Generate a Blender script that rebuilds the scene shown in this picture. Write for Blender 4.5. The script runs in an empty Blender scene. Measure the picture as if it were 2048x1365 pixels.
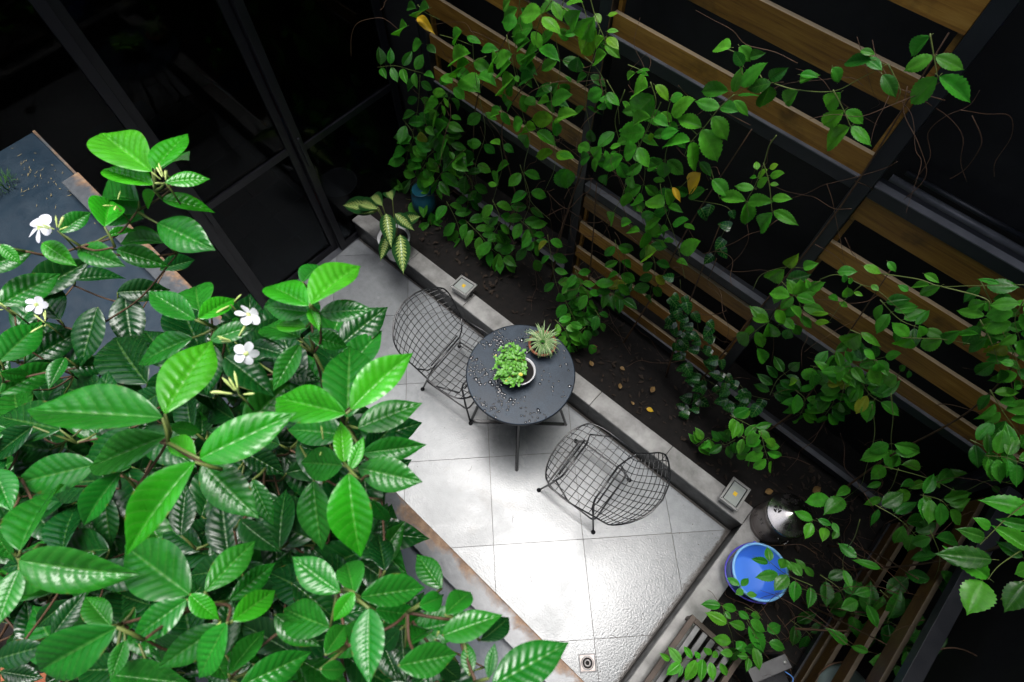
import bpy, math, random
from mathutils import Vector, Matrix, Euler, noise
random.seed(7)
PI = math.pi
scene = bpy.context.scene
COL = scene.collection

# ------------------------------------------------------------------ camera
FPX, IW, IH = 1197.98, 2048, 1365
CAM = Vector((-0.6107, -1.4566, 4.1824))
CROT = Euler((math.radians(26.50772), math.radians(0.13718), math.radians(42.6215)), 'XYZ')
cam_d = bpy.data.cameras.new('camera')
cam_d.sensor_width = 36; cam_d.lens = FPX / IW * 36
cam_d.clip_start = 0.02; cam_d.clip_end = 200
cam_d.dof.use_dof = True; cam_d.dof.focus_distance = 3.5; cam_d.dof.aperture_fstop = 8.0
cam_o = bpy.data.objects.new('camera', cam_d); COL.objects.link(cam_o)
cam_o.location = CAM; cam_o.rotation_euler = CROT
scene.camera = cam_o
scene.render.resolution_x = 1024; scene.render.resolution_y = 682

# ------------------------------------------------------------------ sky and sun (overcast, light falls down the shaft)
SUN_FROM = Vector((-0.03, 0.13, 1.0)).normalized()
w = bpy.data.worlds.new('World'); scene.world = w; w.use_nodes = True
nt = w.node_tree; nt.nodes.clear()
sky = nt.nodes.new('ShaderNodeTexSky'); sky.sky_type = 'NISHITA'; sky.sun_disc = False
sky.sun_elevation = math.asin(SUN_FROM.z); sky.sun_rotation = math.atan2(SUN_FROM.x, SUN_FROM.y)
sky.dust_density = 4.0; sky.air_density = 1.0; sky.ozone_density = 1.0
hs = nt.nodes.new('ShaderNodeHueSaturation'); hs.inputs['Saturation'].default_value = 0.65
bg = nt.nodes.new('ShaderNodeBackground'); bg.inputs['Strength'].default_value = 0.15
wo = nt.nodes.new('ShaderNodeOutputWorld')
nt.links.new(sky.outputs[0], hs.inputs['Color']); nt.links.new(hs.outputs[0], bg.inputs['Color'])
nt.links.new(bg.outputs[0], wo.inputs['Surface'])
sun_d = bpy.data.lights.new('sun', 'SUN'); sun_d.energy = 1.5; sun_d.angle = math.radians(29); sun_d.color = (1.0, 1.0, 1.0)
sun_o = bpy.data.objects.new('sun', sun_d); COL.objects.link(sun_o)
sun_o.rotation_euler = SUN_FROM.to_track_quat('Z', 'Y').to_euler(); sun_o.location = (0, 0, 12)
vs = scene.view_settings
vs.view_transform = 'Standard'; vs.look = 'None'; vs.gamma = 1; vs.exposure = 1.10; vs.use_curve_mapping = False

# ------------------------------------------------------------------ helpers
RM = CROT.to_matrix()
def at(u, v, x=None, y=None, z=None, d=None):
    """world point seen at a photograph pixel, on the given plane"""
    r = RM @ Vector(((u - IW / 2) / FPX, -(v - IH / 2) / FPX, -1.0))
    if z is not None: t = (z - CAM.z) / r.z
    elif x is not None: t = (x - CAM.x) / r.x
    elif y is not None: t = (y - CAM.y) / r.y
    else: t = d
    return CAM + r * t

class MB:
    def __init__(s): s.v = []; s.f = []; s.uv = None
    def add(s, vs_, fs):
        o = len(s.v); s.v += [tuple(p) for p in vs_]; s.f += [tuple(i + o for i in f) for f in fs]; return s
    def box(s, lo, hi, M=None):
        p = [Vector((x, y, z)) for z in (lo[2], hi[2]) for y in (lo[1], hi[1]) for x in (lo[0], hi[0])]
        if M is not None: p = [M @ q for q in p]
        return s.add(p, [(0, 2, 3, 1), (4, 5, 7, 6), (0, 1, 5, 4), (2, 6, 7, 3), (0, 4, 6, 2), (1, 3, 7, 5)])
    def prism(s, poly, z0, z1):
        n = len(poly)
        vv = [(p[0], p[1], z0) for p in poly] + [(p[0], p[1], z1) for p in poly]
        return s.add(vv, [tuple(range(n - 1, -1, -1)), tuple(range(n, 2 * n))] + [(i, (i + 1) % n, n + (i + 1) % n, n + i) for i in range(n)])
    def tube(s, pts, r, n=6, closed=False, caps=True):
        pts = [Vector(p) for p in pts]; m = len(pts)
        rr = r if isinstance(r, (list, tuple)) else [r] * m
        vv = []; prev = None
        for i, p in enumerate(pts):
            if closed: t = pts[(i + 1) % m] - pts[i - 1]
            else: t = pts[min(i + 1, m - 1)] - pts[max(i - 1, 0)]
            if t.length < 1e-9: t = Vector((0, 0, 1))
            t.normalize()
            if prev is None:
                a = Vector((0, 0, 1)) if abs(t.z) < .9 else Vector((1, 0, 0))
                u = t.cross(a).normalized()
            else:
                u = prev - t * prev.dot(t)
                u = u.normalized() if u.length > 1e-6 else t.orthogonal().normalized()
            prev = u; w_ = t.cross(u)
            for k in range(n):
                a = 2 * PI * k / n
                vv.append(p + (u * math.cos(a) + w_ * math.sin(a)) * rr[i])
        fs = []
        for i in range(m if closed else m - 1):
            j = (i + 1) % m
            for k in range(n): fs.append((i * n + k, i * n + (k + 1) % n, j * n + (k + 1) % n, j * n + k))
        if caps and not closed: fs += [tuple(range(n - 1, -1, -1)), tuple((m - 1) * n + k for k in range(n))]
        return s.add(vv, fs)
    def lathe(s, prof, c=(0, 0, 0), n=32, M=None):
        c = Vector(c); vv = []; fs = []; m = len(prof)
        for r, z in prof:
            for k in range(n):
                a = 2 * PI * k / n; p = Vector((r * math.cos(a), r * math.sin(a), z))
                if M is not None: p = M @ p
                vv.append(c + p)
        for i in range(m - 1):
            for k in range(n): fs.append((i * n + k, i * n + (k + 1) % n, (i + 1) * n + (k + 1) % n, (i + 1) * n + k))
        return s.add(vv, fs)
    def grid(s, fn, nu, nv):
        vv = [fn(i / nu, j / nv) for j in range(nv + 1) for i in range(nu + 1)]
        return s.add(vv, [(j * (nu + 1) + i, j * (nu + 1) + i + 1, (j + 1) * (nu + 1) + i + 1, (j + 1) * (nu + 1) + i) for j in range(nv) for i in range(nu)])
    def mesh(s, name, mat, smooth=True):
        me = bpy.data.meshes.new(name); me.from_pydata(s.v, [], s.f); me.update()
        if smooth: me.polygons.foreach_set('use_smooth', [True] * len(me.polygons))
        if mat: me.materials.append(mat)
        return me
    def build(s, name, mat, parent=None, smooth=False, bevel=0):
        o = bpy.data.objects.new(name, s.mesh(name, mat, smooth)); COL.objects.link(o)
        if parent: o.parent = parent
        if bevel:
            b = o.modifiers.new('bevel', 'BEVEL'); b.width = bevel; b.segments = 2; b.limit_method = 'ANGLE'
        return o

def tag(o, label=None, cat=None, group=None, kind=None):
    if label: o['label'] = label
    if cat: o['category'] = cat
    if group: o['group'] = group
    if kind: o['kind'] = kind
    return o
def thing(name, loc, label, cat, group=None, rz=0):
    o = bpy.data.objects.new(name, None); COL.objects.link(o); o.location = loc; o.rotation_euler = (0, 0, rz)
    o.empty_display_size = .1
    return tag(o, label, cat, group)
def inst(name, mesh, M, parent, color=None):
    o = bpy.data.objects.new(name, mesh); COL.objects.link(o); o.parent = parent; o.matrix_local = M
    if color: o.color = color
    return o
def smoothline(pts, n=6):
    """Catmull-Rom through points"""
    P = [Vector(p) for p in pts]
    if len(P) < 3: return [P[0].lerp(P[-1], i / n) for i in range(n + 1)]
    out = []
    for i in range(len(P) - 1):
        a = P[i - 1] if i else P[0] * 2 - P[1]; b = P[i]; c = P[i + 1]; d = P[i + 2] if i + 2 < len(P) else P[-1] * 2 - P[-2]
        for k in range(n):
            t = k / n
            out.append(.5 * ((2 * b) + (c - a) * t + (2 * a - 5 * b + 4 * c - d) * t * t + (3 * b - a - 3 * c + d) * t ** 3))
    out.append(P[-1]); return out

# ------------------------------------------------------------------ materials
def newmat(name):
    m = bpy.data.materials.new(name); m.use_nodes = True; n = m.node_tree; n.nodes.clear()
    out = n.nodes.new('ShaderNodeOutputMaterial'); b = n.nodes.new('ShaderNodeBsdfPrincipled')
    n.links.new(b.outputs[0], out.inputs['Surface']); return m, n, b, out
def ramp(n, src, stops):
    r = n.nodes.new('ShaderNodeValToRGB'); e = r.color_ramp.elements
    while len(e) < len(stops): e.new(.5)
    for k, (p, c) in enumerate(stops):
        e[k].position = p; e[k].color = (c, c, c, 1) if not isinstance(c, (tuple, list)) else (*c, 1)
    n.links.new(src, r.inputs[0]); return r
def noisen(n, scale, detail=6, rough=.6, coord='Object', vec=None, dist=0):
    t = n.nodes.new('ShaderNodeTexNoise'); t.inputs['Scale'].default_value = scale; t.inputs['Detail'].default_value = detail
    t.inputs['Roughness'].default_value = rough; t.inputs['Distortion'].default_value = dist
    if vec is None:
        c = n.nodes.new('ShaderNodeTexCoord'); vec = c.outputs[coord]
    n.links.new(vec, t.inputs['Vector']); return t
def geo_pos(n):
    return n.nodes.new('ShaderNodeNewGeometry').outputs['Position']
def bump(n, b, src, strength, dist=.002):
    bp = n.nodes.new('ShaderNodeBump'); bp.inputs['Strength'].default_value = strength; bp.inputs['Distance'].default_value = dist
    n.links.new(src, bp.inputs['Height']); n.links.new(bp.outputs[0], b.inputs['Normal']); return bp
def simple(name, c1, c2=None, rough=.5, scale=8, metal=0, bstr=0, bscale=80, rvar=0, spec=.5, stretch=None):
    m, n, b, o = newmat(name); c2 = c2 or c1
    pos = geo_pos(n)
    if stretch:
        mp = n.nodes.new('ShaderNodeMapping'); mp.inputs['Scale'].default_value = stretch; n.links.new(pos, mp.inputs['Vector']); pos = mp.outputs[0]
    t = noisen(n, scale, vec=pos)
    r = ramp(n, t.outputs['Fac'], [(.3, c1), (.7, c2)])
    n.links.new(r.outputs[0], b.inputs['Base Color'])
    b.inputs['Metallic'].default_value = metal; b.inputs['Specular IOR Level'].default_value = spec
    if rvar:
        t2 = noisen(n, scale * 2.3, vec=pos); r2 = ramp(n, t2.outputs['Fac'], [(.3, max(.03, rough - rvar)), (.7, rough + rvar)])
        n.links.new(r2.outputs[0], b.inputs['Roughness'])
    else: b.inputs['Roughness'].default_value = rough
    if bstr:
        t3 = noisen(n, bscale, vec=pos); bump(n, b, t3.outputs['Fac'], bstr)
    return m

def m_tile():
    m, n, b, o = newmat('wet_tile'); pos = geo_pos(n)
    oi = n.nodes.new('ShaderNodeObjectInfo')
    big = noisen(n, 2.2, 5, .6, vec=pos, dist=.4); mid = noisen(n, 14, 8, .7, vec=pos); fine = noisen(n, 260, 3, .6, vec=pos)
    col = ramp(n, mid.outputs['Fac'], [(.25, (.222, .236, .244)), (.5, (.285, .302, .312)), (.75, (.335, .353, .365))])
    # rusty yellow stains
    st = noisen(n, 2.6, 8, .7, vec=pos, dist=.8); sm = ramp(n, st.outputs['Fac'], [(.60, 0.0), (.78, .5)])
    mx = n.nodes.new('ShaderNodeMix'); mx.data_type = 'RGBA'; n.links.new(sm.outputs[0], mx.inputs[0])
    n.links.new(col.outputs[0], mx.inputs[6]); mx.inputs[7].default_value = (.20, .165, .115, 1)
    # small dark specks
    sp = n.nodes.new('ShaderNodeTexVoronoi'); sp.inputs['Scale'].default_value = 22; n.links.new(pos, sp.inputs['Vector'])
    spr = ramp(n, sp.outputs['Distance'], [(.03, .35), (.06, 1.0)])
    ml = n.nodes.new('ShaderNodeMix'); ml.data_type = 'RGBA'; ml.blend_type = 'MULTIPLY'; ml.inputs[0].default_value = 1
    n.links.new(mx.outputs[2], ml.inputs[6]); n.links.new(spr.outputs[0], ml.inputs[7])
    # black grime worked into the joint along the short kerb
    sxx = n.nodes.new('ShaderNodeSeparateXYZ'); n.links.new(pos, sxx.inputs[0])
    gm = n.nodes.new('ShaderNodeMapRange'); gm.inputs['From Min'].default_value = -.055; gm.inputs['From Max'].default_value = .012; gm.inputs['To Min'].default_value = -.45; gm.inputs['To Max'].default_value = .22
    n.links.new(sxx.outputs['X'], gm.inputs['Value'])
    ga = n.nodes.new('ShaderNodeMath'); ga.operation = 'ADD'; n.links.new(gm.outputs[0], ga.inputs[0]); n.links.new(mid.outputs['Fac'], ga.inputs[1])
    gr = ramp(n, ga.outputs[0], [(.42, 0.0), (.62, .9)])
    mg = n.nodes.new('ShaderNodeMix'); mg.data_type = 'RGBA'; n.links.new(gr.outputs[0], mg.inputs[0]); n.links.new(ml.outputs[2], mg.inputs[6]); mg.inputs[7].default_value = (.045, .035, .025, 1)
    hv = n.nodes.new('ShaderNodeHueSaturation'); n.links.new(mg.outputs[2], hv.inputs['Color'])
    mr = n.nodes.new('ShaderNodeMapRange'); mr.inputs['To Min'].default_value = .84; mr.inputs['To Max'].default_value = 1.1
    n.links.new(oi.outputs['Random'], mr.inputs['Value']); n.links.new(mr.outputs[0], hv.inputs['Value'])
    n.links.new(hv.outputs[0], b.inputs['Base Color'])
    rr = ramp(n, big.outputs['Fac'], [(.36, .20), (.53, .24), (.64, .33)])
    n.links.new(rr.outputs[0], b.inputs['Roughness'])
    b.inputs['Specular IOR Level'].default_value = .58
    v = n.nodes.new('ShaderNodeTexNoise'); v.inputs['Scale'].default_value = 95; v.inputs['Detail'].default_value = 2; n.links.new(pos, v.inputs['Vector'])
    bump(n, b, v.outputs['Fac'], .32, .0035)
    return m

def m_wood(name='slat_wood', k=1.0):
    m, n, b, o = newmat(name); c = n.nodes.new('ShaderNodeTexCoord'); oi = n.nodes.new('ShaderNodeObjectInfo')
    ad = n.nodes.new('ShaderNodeVectorMath'); ad.operation = 'ADD'; n.links.new(c.outputs['Object'], ad.inputs[0])
    cb = n.nodes.new('ShaderNodeCombineXYZ'); ml = n.nodes.new('ShaderNodeMath'); ml.operation = 'MULTIPLY'; ml.inputs[1].default_value = 40
    n.links.new(oi.outputs['Random'], ml.inputs[0]); n.links.new(ml.outputs[0], cb.inputs[0]); n.links.new(ml.outputs[0], cb.inputs[1]); n.links.new(cb.outputs[0], ad.inputs[1])
    mp = n.nodes.new('ShaderNodeMapping'); mp.inputs['Scale'].default_value = (1.2, 10, 22); n.links.new(ad.outputs[0], mp.inputs['Vector'])
    g = noisen(n, 2.6, 9, .65, vec=mp.outputs[0], dist=.9)
    r = ramp(n, g.outputs['Fac'], [(.22, (.10 * k, .042 * k, .008 * k)), (.43, (.34 * k, .155 * k, .022 * k)), (.58, (.46 * k, .23 * k, .036 * k)), (.8, (.64 * k, .37 * k, .085 * k))])
    kn = noisen(n, 4.5, 4, .6, vec=ad.outputs[0]); kr = ramp(n, kn.outputs['Fac'], [(.30, .22), (.44, 1.0)])
    mu = n.nodes.new('ShaderNodeMix'); mu.data_type = 'RGBA'; mu.blend_type = 'MULTIPLY'; mu.inputs[0].default_value = .7
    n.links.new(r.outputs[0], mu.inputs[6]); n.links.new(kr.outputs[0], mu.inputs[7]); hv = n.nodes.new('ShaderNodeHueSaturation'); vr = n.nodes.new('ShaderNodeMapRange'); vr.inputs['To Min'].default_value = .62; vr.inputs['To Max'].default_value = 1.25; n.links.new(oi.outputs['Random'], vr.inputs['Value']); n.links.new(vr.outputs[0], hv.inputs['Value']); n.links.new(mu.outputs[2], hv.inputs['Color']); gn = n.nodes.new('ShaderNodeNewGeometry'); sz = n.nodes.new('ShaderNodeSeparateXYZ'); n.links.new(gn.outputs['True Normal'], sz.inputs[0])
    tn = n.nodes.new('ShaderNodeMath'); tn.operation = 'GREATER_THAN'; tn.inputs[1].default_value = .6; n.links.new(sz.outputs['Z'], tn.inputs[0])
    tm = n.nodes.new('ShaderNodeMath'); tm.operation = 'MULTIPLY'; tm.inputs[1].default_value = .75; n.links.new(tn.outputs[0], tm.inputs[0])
    gw = n.nodes.new('ShaderNodeMix'); gw.data_type = 'RGBA'; n.links.new(tm.outputs[0], gw.inputs[0]); n.links.new(hv.outputs[0], gw.inputs[6]); gw.inputs[7].default_value = (.52 * k, .43 * k, .28 * k, 1)   # upward faces paled: overhead light put into the colour
    n.links.new(gw.outputs[2], b.inputs['Base Color'])
    b.inputs['Roughness'].default_value = .5; bump(n, b, g.outputs['Fac'], .35, .002)
    return m

def m_leaf(name, vein=0.35, rough=.3, trans=.3, nveins=9, slope=.55, veinw=.10, blotch=.3, browning=.6, spec=.5):
    m, n, b, o = newmat(name); uv = n.nodes.new('ShaderNodeUVMap'); oi = n.nodes.new('ShaderNodeObjectInfo')
    sx = n.nodes.new('ShaderNodeSeparateXYZ'); n.links.new(uv.outputs[0], sx.inputs[0])
    def M(op, a, bb=None):
        k = n.nodes.new('ShaderNodeMath'); k.operation = op
        for i, q in enumerate((a, bb)):
            if q is None: continue
            if isinstance(q, (int, float)): k.inputs[i].default_value = q
            else: n.links.new(q, k.inputs[i])
        return k.outputs[0]
    s = M('ABSOLUTE', M('SUBTRACT', M('MULTIPLY', sx.outputs['Y'], 2.0), 1.0))
    mid = M('LESS_THAN', s, .045)
    ph = M('FRACT', M('ADD', M('MULTIPLY', M('SUBTRACT', sx.outputs['X'], M('ADD', M('MULTIPLY', s, .12), M('MULTIPLY', M('MULTIPLY', s, s), .06))), float(nveins)), .5))
    vn = M('LESS_THAN', M('ABSOLUTE', M('SUBTRACT', ph, .5)), veinw * .5)
    mask = M('MINIMUM', M('ADD', mid, M('MULTIPLY', vn, .55)), 1.0)
    pos = geo_pos(n); bl = noisen(n, 30, 4, .6, vec=pos); br = ramp(n, bl.outputs['Fac'], [(.3, 1 - blotch), (.7, 1 + blotch * .4)])
    base = n.nodes.new('ShaderNodeMix'); base.data_type = 'RGBA'; base.blend_type = 'MULTIPLY'; base.inputs[0].default_value = 1
    n.links.new(oi.outputs['Color'], base.inputs[6]); n.links.new(br.outputs[0], base.inputs[7])
    lt = n.nodes.new('ShaderNodeMix'); lt.data_type = 'RGBA'
    n.links.new(M('MULTIPLY', mask, vein), lt.inputs[0]); n.links.new(base.outputs[2], lt.inputs[6]); lt.inputs[7].default_value = (.22, .42, .10, 1)
    en = noisen(n, 45, 4, .7, vec=pos)
    em = n.nodes.new('ShaderNodeMapRange'); em.inputs['From Min'].default_value = 1.06; em.inputs['From Max'].default_value = 1.16
    n.links.new(M('ADD', s, M('MULTIPLY', M('SUBTRACT', en.outputs['Fac'], .5), 1.1)), em.inputs['Value'])
    bm = n.nodes.new('ShaderNodeMix'); bm.data_type = 'RGBA'; n.links.new(M('MULTIPLY', em.outputs[0], browning), bm.inputs[0]); n.links.new(lt.outputs[2], bm.inputs[6]); bm.inputs[7].default_value = (.20, .11, .03, 1); lt = bm
    n.links.new(lt.outputs[2], b.inputs['Base Color'])
    b.inputs['Roughness'].default_value = rough; b.inputs['Specular IOR Level'].default_value = spec
    rn = noisen(n, 18, 3, .5, vec=pos); rr = ramp(n, rn.outputs['Fac'], [(.35, rough * .75), (.65, rough * 1.4)]); n.links.new(rr.outputs[0], b.inputs['Roughness'])
    bump(n, b, bl.outputs['Fac'], .12, .002)
    tr = n.nodes.new('ShaderNodeBsdfTranslucent'); tc = n.nodes.new('ShaderNodeMix'); tc.data_type = 'RGBA'; tc.blend_type = 'MULTIPLY'; tc.inputs[0].default_value = 1
    n.links.new(lt.outputs[2], tc.inputs[6]); tc.inputs[7].default_value = (1.3, 1.5, .5, 1); n.links.new(tc.outputs[2], tr.inputs['Color'])
    mx = n.nodes.new('ShaderNodeMixShader'); mx.inputs[0].default_value = trans
    n.links.new(b.outputs[0], mx.inputs[1]); n.links.new(tr.outputs[0], mx.inputs[2]); n.links.new(mx.outputs[0], o.inputs['Surface'])
    return m

def m_variegated():
    m, n, b, o = newmat('dieffenbachia_leaf'); uv = n.nodes.new('ShaderNodeUVMap'); sx = n.nodes.new('ShaderNodeSeparateXYZ'); n.links.new(uv.outputs[0], sx.inputs[0])
    def M(op, a, bb=None):
        k = n.nodes.new('ShaderNodeMath'); k.operation = op
        for i, q in enumerate((a, bb)):
            if q is None: continue
            if isinstance(q, (int, float)): k.inputs[i].default_value = q
            else: n.links.new(q, k.inputs[i])
        return k.outputs[0]
    s = M('ABSOLUTE', M('SUBTRACT', M('MULTIPLY', sx.outputs['Y'], 2.0), 1.0))
    nz = noisen(n, 9, 5, .7, vec=uv.outputs[0])
    ph = M('SINE', M('MULTIPLY', M('SUBTRACT', sx.outputs['X'], M('MULTIPLY', s, .2)), 75.0))
    e = M('ADD', s, M('ADD', M('MULTIPLY', ph, .17), M('MULTIPLY', M('SUBTRACT', nz.outputs['Fac'], .5), .9)))
    r = ramp(n, e, [(.02, (.07, .20, .03)), (.06, (.46, .55, .20)), (.34, (.36, .47, .13)), (.50, (.014, .07, .016))])
    n.links.new(r.outputs[0], b.inputs['Base Color']); b.inputs['Roughness'].default_value = .3
    return m

def m_glass():
    m, n, b, o = newmat('door_glass'); n.nodes.remove(b)
    t = n.nodes.new('ShaderNodeBsdfTransparent'); t.inputs['Color'].default_value = (.34, .37, .40, 1)
    g = n.nodes.new('ShaderNodeBsdfGlossy'); g.inputs['Roughness'].default_value = .03
    f = n.nodes.new('ShaderNodeFresnel'); f.inputs['IOR'].default_value = 1.22
    x = n.nodes.new('ShaderNodeMixShader'); n.links.new(f.outputs[0], x.inputs[0]); n.links.new(t.outputs[0], x.inputs[1]); n.links.new(g.outputs[0], x.inputs[2])
    n.links.new(x.outputs[0], o.inputs['Surface']); return m

def m_rim():
    """weathered slate-grey steel with rust along the outer edge"""
    m, n, b, o = newmat('rusty_steel'); pos = geo_pos(n); sx = n.nodes.new('ShaderNodeSeparateXYZ'); n.links.new(pos, sx.inputs[0])
    t = noisen(n, 7, 8, .7, vec=pos, dist=.6); f = noisen(n, 45, 5, .7, vec=pos)
    mr = n.nodes.new('ShaderNodeMapRange'); mr.inputs['From Min'].default_value = -1.46; mr.inputs['From Max'].default_value = -1.405
    mr.inputs['To Min'].default_value = -.22; mr.inputs['To Max'].default_value = .10; n.links.new(sx.outputs['Y'], mr.inputs['Value'])
    a = n.nodes.new('ShaderNodeMath'); a.operation = 'ADD'; n.links.new(t.outputs['Fac'], a.inputs[0]); n.links.new(mr.outputs[0], a.inputs[1])
    k = ramp(n, a.outputs[0], [(.44, 0.0), (.60, 1.0)])
    c1 = ramp(n, f.outputs['Fac'], [(.3, (.055, .062, .07)), (.7, (.11, .12, .13))])
    c2 = ramp(n, f.outputs['Fac'], [(.3, (.10, .055, .03)), (.55, (.22, .13, .07)), (.75, (.33, .24, .15))])
    mx = n.nodes.new('ShaderNodeMix'); mx.data_type = 'RGBA'; n.links.new(k.outputs[0], mx.inputs[0]); n.links.new(c1.outputs[0], mx.inputs[6]); n.links.new(c2.outputs[0], mx.inputs[7])
    n.links.new(mx.outputs[2], b.inputs['Base Color'])
    rr = ramp(n, k.outputs[0], [(0, .28), (1, .6)]); n.links.new(rr.outputs[0], b.inputs['Roughness'])
    bump(n, b, f.outputs['Fac'], .2, .002); return m

MT = dict(
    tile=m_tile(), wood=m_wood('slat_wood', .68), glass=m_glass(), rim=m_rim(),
    grout=simple('grout', (.07, .065, .06), (.12, .11, .10), .8, 20),
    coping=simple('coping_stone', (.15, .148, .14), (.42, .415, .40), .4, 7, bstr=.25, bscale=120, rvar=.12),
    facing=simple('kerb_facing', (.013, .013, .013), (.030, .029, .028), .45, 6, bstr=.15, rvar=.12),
    soil=simple('wet_soil', (.0025, .002, .0015), (.009, .006, .0045), .9, 22, bstr=1.0, bscale=60),
    steel=simple('painted_steel', (.008, .010, .014), (.015, .017, .022), .45, 6, bstr=.05, rvar=.1),
    wood_shaded=m_wood('shaded_slat_wood', .17),  # slat wood darkened: shade on the short trellis put into its colour
    railtop=simple('rail_steel', (.07, .075, .085), (.13, .135, .15), .4, 7, rvar=.1),
    doorsteel=simple('door_steel', (.004, .004, .007), (.007, .007, .012), .42, 5, rvar=.1),
    black=simple('black_brick', (.003, .003, .004), (.008, .008, .010), .7, 10, bstr=.4, bscale=18),
    sheet=simple('slate_sheet', (.008, .020, .034), (.020, .038, .056), .42, 5, bstr=.25, bscale=140, rvar=.12),
    wire=simple('black_wire', (.010, .011, .013), (.018, .019, .022), .24, 30, spec=.8),
    terracotta=simple('terracotta', (.33, .10, .05), (.46, .17, .09), .6, 18, bstr=.2),
    white=simple('white_glaze', (.62, .62, .63), (.72, .72, .73), .25, 6),
    stainless=simple('stainless', (.36, .34, .32), (.50, .48, .46), .24, 9, metal=1.0, rvar=.09),
    stainless_dark=simple('stained_steel', (.16, .135, .125), (.27, .235, .22), .36, 7, metal=.6, rvar=.1),
    hole=simple('punched_hole', (.006, .005, .005), None, .8),
    blue=simple('blue_plastic', (.09, .30, .88), (.11, .34, .92), .32, 3),
    blue_pale=simple('blue_plastic_rim', (.22, .52, .92), (.26, .56, .94), .35, 3),
    violet=simple('violet_plastic', (.10, .08, .62), (.14, .12, .70), .35, 3),
    grey=simple('grey_metal', (.10, .10, .10), (.17, .17, .175), .45, 9, metal=.4, rvar=.1),
    rustbar=simple('rusty_frame', (.06, .04, .03), (.12, .085, .065), .6, 14, bstr=.3),
    chip=simple('led_chip', (.80, .50, .03), (.85, .58, .05), .4),
    lens=simple('lamp_glass', (.30, .33, .31), (.42, .45, .42), .12, 5),
    alu=simple('cast_aluminium', (.40, .40, .39), (.52, .52, .50), .4, 12, metal=.5, rvar=.1),
    twig=simple('bark', (.055, .028, .014), (.13, .07, .036), .7, 30, bstr=.3),
    greenstem=simple('green_stem', (.09, .13, .03), (.16, .20, .05), .5, 20),
    jleaf=m_leaf('jasmine_leaf', .20, .28, .25, 9, .9, .10, spec=.6), vleaf=m_leaf('creeper_leaf', .24, .40, .40, 7, 1.0, .12),
    ivy=m_leaf('ivy_leaf', .55, .22, .15, 5, 1.0, .16), dieff=m_variegated(),
    petal=simple('white_petal', (.66, .67, .72), (.72, .73, .77), .6),
    bud=simple('pale_bud', (.48, .62, .16), (.62, .72, .28), .5),
    deadleaf=simple('dead_leaf', (.16, .085, .025), (.34, .22, .08), .6, 30),
    yellowleaf=simple('yellow_leaf', (.66, .40, .015), (.74, .50, .03), .45, 30),
    teal=simple('teal_glaze', (.012, .09, .14), (.02, .14, .20), .4),
    plaster=simple('grey_plaster', (.20, .20, .20), (.26, .26, .26), .8, 4),
    darkroom=simple('dark_room', (.03, .028, .026), (.045, .04, .036), .8, 4),
    wall_ochre=simple('ochre_wall', (.07, .045, .022), (.09, .06, .03), .8, 4),
    slate_top=None, water=None)

def m_tabletop():
    m, n, b, o = newmat('slate_tabletop'); pos = geo_pos(n)
    t = noisen(n, 9, 8, .7, vec=pos); f = noisen(n, 130, 4, .7, vec=pos)
    r = ramp(n, t.outputs['Fac'], [(.3, (.018, .030, .046)), (.55, (.032, .050, .073)), (.75, (.058, .082, .11))])
    fr = ramp(n, f.outputs['Fac'], [(.35, .7), (.7, 1.25)])
    mu = n.nodes.new('ShaderNodeMix'); mu.data_type = 'RGBA'; mu.blend_type = 'MULTIPLY'; mu.inputs[0].default_value = 1
    n.links.new(r.outputs[0], mu.inputs[6]); n.links.new(fr.outputs[0], mu.inputs[7]); n.links.new(mu.outputs[2], b.inputs['Base Color'])
    rr = ramp(n, t.outputs['Fac'], [(.3, .36), (.7, .52)]); n.links.new(rr.outputs[0], b.inputs['Roughness']); b.inputs['Specular IOR Level'].default_value = .32
    bump(n, b, f.outputs['Fac'], .15, .001); return m
MT['slate_top'] = m_tabletop()
def m_water():
    m, n, b, o = newmat('water_drop'); b.inputs['Base Color'].default_value = (.012, .015, .02, 1); b.inputs['Roughness'].default_value = .05; b.inputs['Coat Weight'].default_value = 1; b.inputs['Coat Roughness'].default_value = .02; b.inputs['Coat IOR'].default_value = 1.45
    b.inputs['Specular IOR Level'].default_value = .8; return m
MT['water'] = m_water()
def plain(name, c, rough=.6):
    m, n, b, o = newmat(name); b.inputs['Base Color'].default_value = (*c, 1); b.inputs['Roughness'].default_value = rough; return m

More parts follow.
